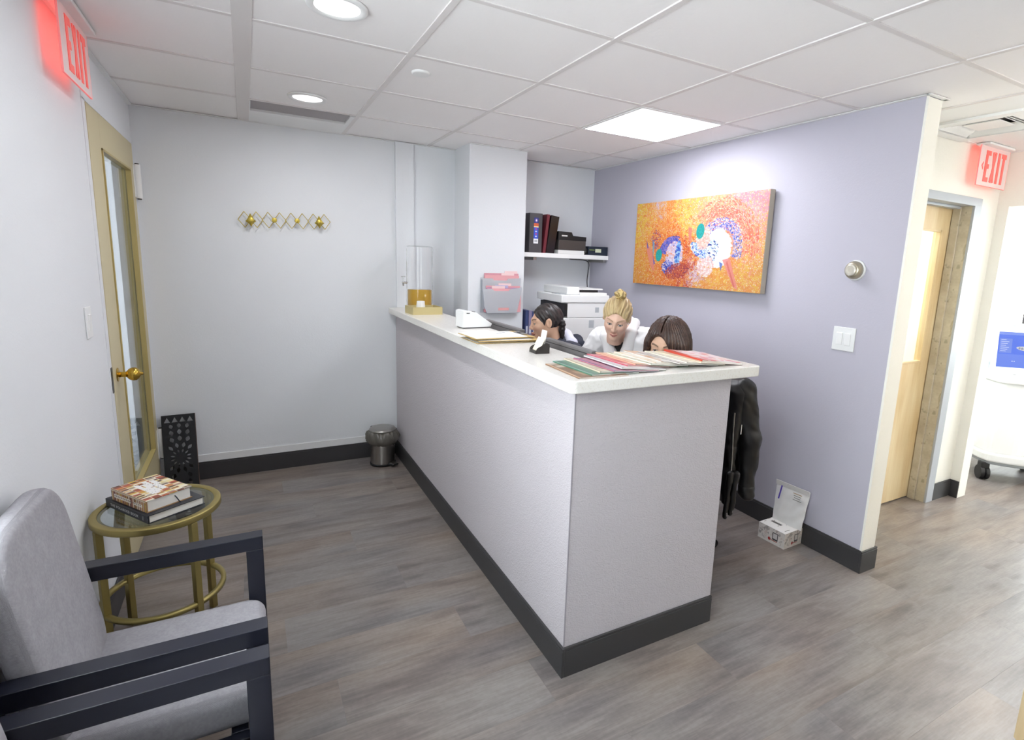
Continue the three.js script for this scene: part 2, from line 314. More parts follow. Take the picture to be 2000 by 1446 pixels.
// ---------------------------------------------------------------- ceiling lamps
const glow = (c, i) => new THREE.MeshStandardMaterial({ color: '#ffffff', emissive: c, emissiveIntensity: i, roughness: 0.6 });
function lightPanel(x, z, strength, label, color = '#f5f8ff') {
  const t = thing('ceiling_light', label, 'ceiling light', [x, CEIL, z], 0);
  const w = 0.3;
  part('frame', merge([span(-w, w, -0.004, 0.03, -w, -w + 0.014), span(-w, w, -0.004, 0.03, w - 0.014, w), span(-w, -w + 0.014, -0.004, 0.03, -w + 0.014, w - 0.014), span(w - 0.014, w, -0.004, 0.03, -w + 0.014, w - 0.014), span(-w, w, 0.03, 0.05, -w, w)]), M.white, t);
  part('diffuser', span(-w + 0.014, w - 0.014, 0.006, 0.012, -w + 0.014, w - 0.014), glow(color, 1.6), t);
  const l = new THREE.RectAreaLight(color, strength, 0.57, 0.57); l.position.set(0, 0.003, 0); l.rotation.x = -Math.PI / 2; l.castShadow = true; t.add(l);
  return t;
}
lightPanel(GX + T * 2.5, GZ - T * 1.5, PANEL, 'bright square light panel in the ceiling by the painting');
lightPanel(GX + T * 7.5, GZ + T * 0.5, FAR_FILL_PANEL, 'unseen square light panel added to brighten the treatment room', '#fffdf8');  // unseen panel added to brighten the far room and its floor

function downlight(x, z, label) {
  const t = thing('downlight', label, 'ceiling light', [x, CEIL, z], 0, 'round downlights');
  part('trim_ring', lathe([[0.074, 0], [0.082, -0.006], [0.096, -0.006], [0.1, 0.0], [0.1, 0.006], [0.074, 0.006], [0.074, 0]], 48), M.white, t);
  part('lens', new THREE.CylinderGeometry(0.0745, 0.0745, 0.004, 40), glow('#ffffff', 1.7), t, [0, 0.001, 0]);
  const l = new THREE.RectAreaLight('#fdfeff', SPOT, 0.13, 0.13); l.position.set(0, -0.007, 0); l.rotation.x = -Math.PI / 2; l.castShadow = true; t.add(l);
}
downlight(0.315, -2.143, 'round downlight in the ceiling above the lobby floor, away from the slot vent');
downlight(0.337, -3.42, 'round downlight in the ceiling right beside the slot vent');

// unseen uplighter added in the hall to brighten the ceiling
function uplighter(x, z, label) {
  const t = thing('added_floor_lamp', label, 'added floor lamp', [x, 0, z], 0, 'added_uplighters');
  part('foot', lathe([[0, 0], [0.14, 0], [0.14, 0.012], [0.02, 0.03], [0, 0.03]], 32), M.steel, t);
  part('pole', rod(V(0, 0.03, 0), V(0, 1.55, 0), 0.012), M.steel, t);
  part('bowl', lathe([[0.02, 1.55], [0.1, 1.58], [0.17, 1.64], [0.19, 1.69], [0.184, 1.69], [0.165, 1.645], [0.095, 1.588], [0.02, 1.56]], 40), M.steel, t);
  part('lamp_lens', new THREE.CylinderGeometry(0.1, 0.1, 0.006, 32), glow('#fffaf4', 2), t, [0, 1.625, 0]);
  const l = new THREE.SpotLight('#fbfbff', UPLIGHT, 0, 1.4, 0.8, 2); l.position.set(0, 1.64, 0); l.target.position.set(0, 3, 0); l.castShadow = true; l.shadow.radius = 4; t.add(l, l.target);
}
uplighter(3.9, 0.02, 'unseen steel uplighter added at the end of the hall to brighten the ceiling');

// unseen lamps added to light the rooms behind the door glass
{
  const lamp = (x, z, i, label) => {
    const t = thing('added_globe', label, 'ceiling light', [x, TOP - 0.05, z]);
    part('globe', lathe([[0, -0.11], [0.06, -0.1], [0.1, -0.06], [0.11, -0.02], [0.1, 0]], 24), glow('#ffffff', 1.5), t);
    const l = new THREE.PointLight('#ffffff', i, 0, 2); l.position.set(0, -0.14, 0); l.castShadow = true; l.shadow.radius = 5; t.add(l);
  };
  lamp(3.75, -2.75, 4.5, 'unseen round globe added to light the room behind the birch door');
  lamp(-1.35, -3.4, 0.4, 'unseen round globe added to light the vestibule behind the glazed door');
}
// slot vent, cover plate and hall diffuser
{
  const t = thing('slot_vent', 'grey linear slot vent in the ceiling above the back wall', 'vent', [GX - T * 0.5, CEIL, 0]);
  const z0 = -3.93, z1 = -3.69, w = 0.268;
  part('recess', merge([span(-w, w, 0.03, 0.034, z0, z1)]), std('#a7a3a6', 0.7), t);
  part('border', merge([span(-T / 2 + 0.03, T / 2 - 0.012, 0, 0.03, ZB + 0.02, z0), span(-T / 2 + 0.03, -w, 0, 0.03, z0, z1), span(w, T / 2 - 0.012, 0, 0.03, z0, z1)]), M.white, t);
  for (let i = 1; i < 6; i++) part('vane', new THREE.BoxGeometry(w * 2, 0.022, 0.0025), std('#b9b5b8', 0.6), t, [0, 0.016, z0 + i * 0.04], [0.35, 0, 0]);
  const s = thing('cover_plate', 'small round white cover plate on a ceiling tile', 'cover plate', [0.742, CEIL + 0.005, -2.642]);
  part('disc', lathe([[0, -0.012], [0.036, -0.011], [0.042, -0.006], [0.042, 0]], 32), M.white, s);
  const v = thing('air_diffuser', 'square white louvred air diffuser in the hall ceiling', 'vent', [3.58, CEIL, -1.6]); v.scale.set(0.82, 1, 0.82);
  const ring = (r, wd, y, h) => { const o = r, k = r - wd; return merge([span(-o, o, y, y + h, -o, -k), span(-o, o, y, y + h, k, o), span(-o, -k, y, y + h, -k, k), span(k, o, y, y + h, -k, k)]); };
  part('outer_frame', ring(0.3, 0.075, -0.012, 0.03), M.white, v);
  part('throat', span(-0.23, 0.23, 0.05, 0.055, -0.23, 0.23), M.charcoal, v);
  for (const [r, y] of [[0.2, -0.008], [0.17, -0.004], [0.14, 0]]) {
    const c = []; for (let i = 0; i < 4; i++) { const g = new THREE.BoxGeometry(2 * r, 0.003, 0.034); g.rotateX(0.75); g.translate(0, 0.012, r); g.rotateY(i * Math.PI / 2); c.push(g); }
    part('louvre', merge(c), M.white, v, [0, y, 0]);
  }
  part('centre_plate', rbox(0.21, 0.006, 0.21, 0.002, 1), M.white, v, [0, 0.004, 0]);
}
// ---------------------------------------------------------------- exit signs
function exitWord(h, w, depth) {   // tall plain stroke letters filling h x w, centred
  const k = 0.15 * h, lw = w / 4.35, gap = (w - 3 * lw - k) / 3, y0 = -h / 2, bars = [], bar = (x0, x1, ya, yb) => bars.push(span(x0, x1, ya, yb, 0, depth)); let x = -w / 2;
  bar(x, x + k, y0, y0 + h); for (const y of [0, (h - k) / 2, h - k]) bar(x + k, x + lw * (y > 0 && y < h - k ? 0.82 : 1), y0 + y, y0 + y + k); x += lw + gap;
  for (const s of [-1, 1]) { const a = Math.atan2(lw - k, h), g = new THREE.BoxGeometry(k * 0.8, Math.hypot(lw - k, h) * 0.985, depth * (s > 0 ? 1 : 0.98)); g.rotateZ(s * a); g.translate(x + lw / 2, 0, depth / 2); bars.push(g); } x += lw + gap;
  bar(x, x + k, y0, y0 + h); x += k + gap;
  bar(x, x + lw, y0 + h - k, y0 + h); bar(x + (lw - k) / 2, x + (lw + k) / 2, y0, y0 + h - k);
  return merge(bars);
}
const exitRed = new THREE.MeshStandardMaterial({ color: '#ea6a64', emissive: '#ff5048', emissiveIntensity: 0.3, roughness: 0.4 });
const acrylic = phys('#fdf3f2', 0.45, { transmission: 0.35, thickness: 0, ior: 1.45 });
function exitSign(pos, turn, w, label, arrow) {
  const t = thing('exit_sign', label, 'exit sign', pos, turn);
  part('canopy', rbox(w * 0.9, 0.014, 0.075, 0.004), M.white, t, [0, -0.007, 0]);
  part('panel', rbox(w, 0.235, 0.006, 0.0015, 1), acrylic, t, [0, -0.014 - 0.1175, 0]);
  part('bottom_edge', rbox(w, 0.003, 0.0065, 0.001, 1), new THREE.MeshStandardMaterial({ color: '#f2a5a5', emissive: '#ff4a44', emissiveIntensity: 0.35 }), t, [0, -0.2495, 0]);
  for (const s of [-1, 1]) part('side_edge', rbox(0.003, 0.235, 0.0065, 0.001, 1), new THREE.MeshStandardMaterial({ color: '#f2a5a5', emissive: '#ff4a44', emissiveIntensity: 0.35 }), t, [s * w / 2, -0.1315, 0]);
  const word = part('word', exitWord(0.185, w * 0.7, 0.002), exitRed, t, [w * 0.04, -0.132, 0.0032]);
  if (arrow) { const s = new THREE.Shape([[0.02, 0.024], [0, 0], [0.02, -0.024], [0.02, -0.014], [0.01, 0], [0.02, 0.014]].map((p) => new THREE.Vector2(...p))); part('arrow', new THREE.ExtrudeGeometry(s, { depth: 0.002, bevelEnabled: false }), exitRed, t, [-w * 0.42, -0.132, 0.0032]); }
  const l = new THREE.RectAreaLight('#ff6a60', 0.95, w * 0.86, 0.2); l.position.set(0, -0.125, -0.012); l.castShadow = true; t.add(l);
  part('lamp_strip', span(-w * 0.4, w * 0.4, -0.03, -0.015, -0.0105, -0.0045), new THREE.MeshStandardMaterial({ color: '#ff6a60', emissive: '#ff3a30', emissiveIntensity: 0.8 }), t);
  return t;
}
exitSign([-0.513, CEIL, -2.765], Math.PI / 2, 0.4, 'clear edge-lit exit sign with red letters above the glazed door', false);
exitSign([4.15, CEIL, -1.79], 0, 0.37, 'clear edge-lit exit sign with red letters and arrow outside the birch door', true);

// ---------------------------------------------------------------- reception counter and its worktop
const CT = 1.185, CX = 0.99, CZ = -1.575, CR = 1.757, SLI = 1.22, SNI = -1.92;   // top, outer faces, inner edges
{
  const t = thing('reception_counter', 'grey textured reception counter wrapped in wallpaper with a dark base', 'counter', [CX, 0, CZ]);
  const L = (x0, x1, y0, y1, z0, z1, r) => span(x0 - CX, x1 - CX, y0, y1, z0 - CZ, z1 - CZ, r);
  part('long_panel', boxUV(L(CX, CX + 0.12, 0.02, CT - 0.045, ZB + 0.03, CZ - 0.12), 0.55), M.counter, t);
  part('end_panel', boxUV(L(CX, CR, 0.02, CT - 0.045, CZ - 0.12, CZ), 0.55, 0.37), M.counter, t);
  part('corner_seam', L(CX - 0.0012, CX + 0.003, 0.125, CT - 0.045, CZ - 0.003, CZ + 0.0012), std('#9c979e', 0.6), t);
  part('end_edge', L(CR, CR + 0.001, 0.125, CT - 0.045, CZ - 0.12, CZ), std('#b5b0b6', 0.6), t);
  for (const [a, b, c, e] of [[CX - 0.012, CX, ZB + 0.03, CZ + 0.012], [CX, CR + 0.002, CZ, CZ + 0.012]]) {
    const bb = part('baseboard', L(a, b, 0, 0.113, c, e, 0.002), M.base, t);
    part('cap', L(a + (b - a < 0.1 ? 0.0015 : 0), b, 0.1135, 0.125, c, e - (e - c < 0.1 ? 0.0015 : 0), 0.002), M.base, bb);
  }
  const w = thing('countertop', 'white speckled stone countertop in an L over the grey counter', 'countertop', [CX, CT, CZ]);
  const s = new THREE.Shape(), r = 0.022, x0 = CX - 0.05, z0 = CZ + 0.055, x1 = 1.862;
  s.moveTo(x0, -(ZB + 0.03)); s.lineTo(x0, -(z0 - r)); s.quadraticCurveTo(x0, -z0, x0 + r, -z0); s.lineTo(x1 - r, -z0); s.quadraticCurveTo(x1, -z0, x1, -(z0 - r));
  s.lineTo(x1, -SNI); s.lineTo(1.37, -SNI); s.lineTo(1.37, 1.715); s.lineTo(SLI, 1.715); s.lineTo(SLI, -(ZB + 0.03)); s.closePath();
  const g = new THREE.ExtrudeGeometry(s, { depth: 0.037, bevelEnabled: true, bevelThickness: 0.004, bevelSize: 0.004, bevelSegments: 2, curveSegments: 8 });
  g.rotateX(-Math.PI / 2); g.translate(-CX, -0.041, -CZ);
  const speck = pixelTexture(512, 512, (u, v) => { const k = sstep(0.62, 0.74, tn(u, v, 170, 170, 90)), q = sstep(0.66, 0.78, tn(u, v, 90, 90, 95)); let c = mix3([236, 233, 228], [214, 208, 200], 0.4 * k); return mix3(c, [224, 217, 206], 0.5 * q); });
  const sm = M.slab.clone(); sm.color.set('#ffffff'); sm.map = speck;
  part('stone_slab', boxUV(g, 0.5), sm, w);
  // the work desk behind it
  const d = thing('staff_desk', 'low white work desk on the staff side of the counter', 'desk', [1.5, 0, -2.9]);
  part('desk_top', span(-0.385, 0.25, 0.715, 0.745, -1.0, 1.19, 0.004), M.plastic, d);
  for (const z of [-0.98, -0.05, 1.12]) part('desk_support', span(-0.37, 0.2, 0, 0.715, z, z + 0.03), M.plastic, d);
}
const STAFF = 0.745;
// ---------------------------------------------------------------- monitors that look over the counter
function monitor(x, z, w, top, yaw, label) {
  const t = thing('monitor', label, 'monitor', [x, STAFF, z], yaw);   // screen faces +x
  const h = 0.33, y = top - STAFF;
  const b = part('back_shell', merge([rbox(0.03, h, w, 0.006).translate(0, y - h / 2, 0), rbox(0.03, h * 0.6, w * 0.6, 0.012).translate(-0.026, y - h * 0.5, 0)]), M.greyPlastic, t);
  part('seam', new THREE.BoxGeometry(0.001, 0.003, w * 0.98), M.black, b, [-0.0152, y - 0.016, 0]);
  part('screen', new THREE.BoxGeometry(0.001, h - 0.03, w - 0.024), M.blackGloss, t, [0.0156, y - h / 2, 0]);
  part('neck', rbox(0.03, y - 0.1, 0.06, 0.006), M.charcoal, t, [-0.045, (y - 0.1) / 2 + 0.012, 0]);
  part('foot', rbox(0.19, 0.014, 0.24, 0.006), M.charcoal, t, [-0.02, 0.007, 0]);
}
monitor(1.27, -2.1, 0.42, 1.214, 0, 'dark grey monitor back showing behind the magazines, beside the card holder');
monitor(1.285, -2.86, 0.5, 1.214, 0, 'dark grey monitor top showing behind the counter by the white card terminal');

// ---------------------------------------------------------------- things on the counter
{ // drinks dispenser
  const t = thing('drink_dispenser', 'tall clear drink dispenser with amber liquid at the bottom on the counter', 'dispenser', [1.105, CT, -3.98]);
  const R = 0.095, y0 = 0.012, y1 = 0.46;
  part('jar', lathe([[0.001, y0], [R - 0.01, y0], [R, y0 + 0.012], [R, y1], [R - 0.003, y1 + 0.002], [R - 0.006, y1], [R - 0.006, y0 + 0.014], [R - 0.014, y0 + 0.006], [0.001, y0 + 0.006]], 48), phys('#ffffff', 0.03, { transmission: 1, thickness: 0.004, ior: 1.25 }), t);
  part('liquid', lathe([[0.0005, y0 + 0.007], [R - 0.016, y0 + 0.007], [R - 0.0085, y0 + 0.016], [R - 0.0085, 0.155], [0.0005, 0.155]], 48), phys('#e8bb4a', 0.05, { transmission: 0.3, thickness: 0.15, ior: 1.33, attenuationColor: new THREE.Color('#f0c860'), attenuationDistance: 0.3 }), t);
  part('lid', lathe([[0, y1 + 0.012], [0.03, y1 + 0.011], [R - 0.004, y1 + 0.008], [R + 0.001, y1 + 0.003], [R + 0.001, y1 + 0.0022], [0, y1 + 0.0022]], 40), phys('#f2f5f5', 0.1, { transmission: 0.9, thickness: 0 }), t);
  part('base_ring', lathe([[R - 0.02, 0], [R - 0.002, 0], [R - 0.002, y0], [R - 0.02, y0]], 40), M.gold, t);
  const tap = part('tap', merge([rod(V(-R + 0.002, 0.205, 0.01), V(-R - 0.035, 0.205, 0.014), 0.0075), rod(V(-R - 0.028, 0.212, 0.013), V(-R - 0.028, 0.182, 0.013), 0.008, 0.006), rod(V(-R - 0.028, 0.212, 0.013), V(-R - 0.028, 0.245, 0.013), 0.003)]), M.chrome, t);
  part('lever', rbox(0.03, 0.006, 0.008, 0.002), M.chrome, tap, [-R - 0.028, 0.247, 0.013]);
}
{ // open tray with cup
  const t = thing('cup_tray', 'small open gold cardboard tray in front of the drink dispenser', 'tray', [1.075, CT, -3.77], 0.05);
  const w = 0.105, d = 0.09, h = 0.052, m = std('#c4b582', 0.55);
  part('bottom', span(-w, w, 0, 0.004, -d, d), m, t);
  part('side', span(-w, w, 0.004, h, d - 0.004, d), m, t); part('side', span(-w, w, 0.004, h, -d, -d + 0.004), m, t);
  part('side', span(-w, -w + 0.004, 0.004, h, -d + 0.004, d - 0.004), m, t); part('side', span(w - 0.004, w, 0.004, h, -d + 0.004, d - 0.004), m, t);
  const c = thing('paper_cup', 'white paper cup upside down in the gold tray', 'cup', [1.05, CT + 0.004, -3.755]);
  part('wall', lathe([[0.034, 0], [0.036, 0.002], [0.034, 0.006], [0.0265, 0.085], [0.0255, 0.085], [0.033, 0.004]], 32), M.paper, c);
  part('base', lathe([[0, 0.081], [0.0262, 0.081], [0.0262, 0.083], [0, 0.083]], 32), M.paper, c);
}
{ // white card terminal
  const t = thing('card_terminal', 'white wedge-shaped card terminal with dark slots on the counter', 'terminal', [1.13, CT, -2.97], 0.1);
  const s = new THREE.Shape([[-0.075, 0.01], [0.095, 0.01], [0.1, 0.022], [0.0, 0.088], [-0.06, 0.1], [-0.075, 0.095]].map((p) => new THREE.Vector2(...p)));
  const g = new THREE.ExtrudeGeometry(s, { depth: 0.1, bevelEnabled: true, bevelSize: 0.004, bevelThickness: 0.004, bevelSegments: 2 }); g.translate(0, 0, -0.05);
  part('housing', g, M.plastic, t);
  part('shadow_pad', span(-0.07, 0.09, 0, 0.007, -0.048, 0.048, 0.002), M.charcoal, t);  // base pad coloured dark to draw the shadow line under the housing
  part('slot', rbox(0.02, 0.004, 0.004, 0.001), M.black, t, [-0.05, 0.088, 0.0545]);
  part('slot', rbox(0.022, 0.004, 0.006, 0.001), M.black, t, [-0.005, 0.094, 0.03], [0, 0, -0.2]);
  part('keypad', rbox(0.075, 0.004, 0.07, 0.002), M.greyPlastic, t, [0.048, 0.062, 0], [0, 0, -0.58]);
}
{ // clipboards
  const spots = [[1.085, -2.475, 0.36, 'light wood clipboard with paper at the bottom of the clipboard stack'], [1.095, -2.46, 0.31, 'light wood clipboard with paper in the middle of the clipboard stack'], [1.075, -2.48, 0.4, 'light wood clipboard with paper on top of the clipboard stack']];
  spots.forEach(([x, z, a, label], i) => {
    const t = thing('clipboard', label, 'clipboard', [x, CT + i * 0.0105, z], a - 0.35, 'clipboards on the counter');
    part('board', rbox(0.32, 0.004, 0.225, 0.0015, 1), std('#c2a56c', 0.6), t, [0, 0.002, 0]);
    part('paper', rbox(0.275, 0.0015, 0.21, 0.0006, 1), M.paper, t, [-0.018, 0.0048, 0]);
    const c = part('clip', merge([rbox(0.03, 0.003, 0.1, 0.001, 1).translate(0.135, 0.0071, 0), rod(V(0.15, 0.0078, -0.05), V(0.15, 0.0078, 0.05), 0.0026)]), M.steel, t);
    part('grip', rbox(0.014, 0.002, 0.03, 0.001, 1), M.black, c, [0.128, 0.0094, 0]);
    if (i === 2) part('printed_edge', rbox(0.11, 0.0006, 0.004, 0.0002, 1), std('#6d7396', 0.6), t, [0.06, 0.0059, -0.05], [0, 0.5, 0]);
  });
}
{ // card holder
  const t = thing('card_holder', 'dark metal card holder with white cards standing in it', 'card holder', [1.105, CT, -2.075], -0.05); t.scale.setScalar(0.66);
  const s = new THREE.Shape(); s.moveTo(-0.05, 0); s.lineTo(0.05, 0); s.lineTo(0.05, 0.05); s.quadraticCurveTo(0.045, 0.068, 0.02, 0.07); s.lineTo(-0.02, 0.045); s.quadraticCurveTo(-0.05, 0.04, -0.05, 0.0);
  for (const z of [-0.052, 0.05]) part('side', new THREE.ExtrudeGeometry(s, { depth: 0.003, bevelEnabled: false }), M.darkSteel, t, [0, 0, z]);
  part('base', span(-0.05, 0.05, 0, 0.004, -0.049, 0.05), M.darkSteel, t);
  part('back', span(0.046, 0.05, 0.004, 0.062, -0.049, 0.05), M.darkSteel, t);
  part('front', span(-0.05, -0.047, 0.004, 0.02, -0.049, 0.05), M.darkSteel, t);
  const c = thing('card_stack', 'upright white cards leaning in the dark card holder', 'cards', [1.112, CT + 0.0045, -2.078], -0.05); c.scale.setScalar(0.8);
  part('card', rbox(0.004, 0.115, 0.06, 0.001, 1), M.paper, c, [0.012, 0.0595, 0.0], [0, 0, -0.18]);
  part('card', rbox(0.003, 0.08, 0.088, 0.001, 1), std('#e9e2cf', 0.8), c, [-0.012, 0.0415, 0.0], [0, 0, -0.5]);
}
// ---------------------------------------------------------------- fanned magazines
{
  const kinds = [ // cover, second tone, words
    ['#8d6a50', '#c9a98c', 'brown spotted'], ['#4f7a68', '#8aa79a', 'green'], ['#d8cdb6', '#b9a98f', 'cream'], ['#b06a80', '#6a6688', 'rose and slate'], ['#d9d6dc', '#9fb3a9', 'pale grey'], ['#c2455e', '#e09aa2', 'crimson and pink'], ['#e4b9a0', '#c98a6a', 'salmon'],
    ['#e7e2d4', '#5f8a63', 'white and green'], ['#f0ece0', '#d8b98a', 'ivory'], ['#dcd8d2', '#c98d5a', 'white and orange'], ['#cfcac6', '#8f8a86', 'light grey'], ['#efe9da', '#bdb4a0', 'yellowish white'], ['#dcd0b8', '#c0a888', 'sand coloured'], ['#c9442f', '#f2d9dc', 'red spined'],
  ];
  const N = kinds.length;
  kinds.forEach(([a, b, word], i) => {
    const top = canvasTexture(128, 160, (k, w, h) => {
      k.fillStyle = a; k.fillRect(0, 0, w, h); const q = mulberry(100 + i);
      if (i === N - 1) { k.fillStyle = '#f0dfe2'; k.fillRect(18, 0, w, h); }
      for (let n = 0; n < 26; n++) { k.fillStyle = q() < 0.4 ? b : q() < 0.7 ? '#efe9df' : a; k.globalAlpha = 0.6; k.fillRect(q() * w, q() * h, 8 + q() * 46, 4 + q() * 22); }
      if (i === N - 1) { k.globalAlpha = 0.5; for (let n = 0; n < 40; n++) { k.fillStyle = ['#d8414a', '#f6eef0', '#c98aa0', '#f4b9a0'][Math.floor(q() * 4)]; k.beginPath(); k.ellipse(24 + q() * 100, q() * h, 4 + q() * 14, 3 + q() * 8, q() * 3, 0, 7); k.fill(); } }
      k.globalAlpha = 1; k.fillStyle = i === N - 1 ? '#c9442f' : b; k.fillRect(0, 0, 5, h);
    });
    const thick = i === N - 1 ? 0.009 : 0.0042 + 0.0018 * ((i * 37) % 5) / 5, w = 0.205 + 0.012 * ((i * 53) % 7) / 7, d = 0.268 + 0.012 * ((i * 29) % 5) / 5;
    const step = 0.047, lift = Math.min(0.0195, i * 0.0046), ang = Math.asin(Math.min(0.9, lift / w));
    const x = 0.992 + i * step + (((i * 17) % 5) - 2) * 0.002, back = i >= 5 && i <= 9 ? 0.05 : i > 9 ? 0.015 : 0;
    const z = -1.694 - back - (((i * 31) % 7) - 3) * 0.005;
    const t = thing('magazine', `${word} magazine in the fan of magazines on the countertop`, 'magazine', [x, CT + lift + 0.0004, z], (((i * 41) % 9) - 4) * 0.012 + (i === N - 1 ? -0.1 : 0), 'magazines fanned on the countertop');
    t.rotation.z = -ang; t.rotation.order = 'YZX';
    const cover = rbox(w, 0.0008, d, 0.0003, 1); { const p = cover.attributes.position, uv = cover.attributes.uv; for (let n = 0; n < p.count; n++) uv.setXY(n, p.getX(n) / w + 0.5, p.getZ(n) / d + 0.5); }
    part('page_block', rbox(w - 0.004, thick - 0.0012, d - 0.003, 0.0006, 1), M.pages, t, [w / 2 + 0.0015, thick / 2, 0]);
    part('front_cover', cover, std('#ffffff', 0.3, { map: top }), t, [w / 2, thick - 0.0002, 0]);
    part('back_cover', rbox(w, 0.0008, d, 0.0003, 1), std(b, 0.35), t, [w / 2, 0.0004, 0]);
    part('spine', rbox(0.0014, thick, d, 0.0005, 1), std(i === N - 1 ? '#cf4a36' : a, 0.35), t, [0.0006, thick / 2, 0]);
  });
}
// ---------------------------------------------------------------- wall pocket with folders on the column
{
  const t = thing('wall_pocket', 'clear grey plastic wall pocket holding pink folders on the white column', 'file holder', [1.735, 1.30, -3.94]);
  const clear = phys('#e6e9ee', 0.18, { transmission: 0.5, thickness: 0 });
  const s = new THREE.Shape([[-0.135, -0.13], [0.12, -0.13], [0.155, 0.02], [0.16, 0.07], [0.06, 0.055], [0.045, 0.04], [-0.075, 0.04], [-0.09, 0.055], [-0.17, 0.055], [-0.155, -0.08]].map((p) => new THREE.Vector2(...p)));
  part('front_pocket', new THREE.ExtrudeGeometry(s, { depth: 0.003, bevelEnabled: false }), clear, t, [0, 0, 0.05]);
  part('upper_pocket', new THREE.ExtrudeGeometry(new THREE.Shape([[-0.16, -0.1], [0.15, -0.1], [0.16, 0.14], [0.05, 0.135], [0.04, 0.12], [-0.07, 0.12], [-0.08, 0.135], [-0.165, 0.135]].map((p) => new THREE.Vector2(...p))), { depth: 0.003, bevelEnabled: false }), clear, t, [0, 0, 0.024]);
  part('back_plate', rbox(0.33, 0.27, 0.003, 0.001, 1), clear, t, [-0.005, 0.005, 0.003]);
  part('floor_strip', span(-0.135, 0.12, -0.132, -0.129, 0.003, 0.053), clear, t);
  part('label_strip', rbox(0.09, 0.02, 0.001, 0.0003, 1), std('#e6a7a6', 0.6), t, [0.005, -0.1, 0.0536]);
  [[0.012, 0.30, '#d99aa5'], [0.018, 0.285, '#e7a9ae'], [0.034, 0.205, '#e4a2a8'], [0.041, 0.19, '#8f7fb5'], [0.046, 0.185, '#e8a8ad']].forEach(([dz, h, c], i) => {
    const words = ['rose folder standing tallest in the wall pocket', 'pink folder in the upper slot of the wall pocket', 'pink folder behind the violet one in the wall pocket', 'thin violet folder in the wall pocket', 'light pink folder at the front of the wall pocket'][i];
    const f = thing('folder', words, 'folder', [1.735, 1.30 - 0.125, -3.94 + dz], 0, 'folders in the wall pocket');
    part('sheet', rbox(0.29, h, 0.0025, 0.001, 1), std(c, 0.7), f, [0.003 * i, h / 2, 0]);
    part('tab', rbox(0.11, 0.022, 0.002, 0.001, 1), std(i === 3 ? '#c0b5d6' : '#f2d3d3', 0.7), f, [0.08 - 0.03 * i, h + 0.008, 0]);
  });
}

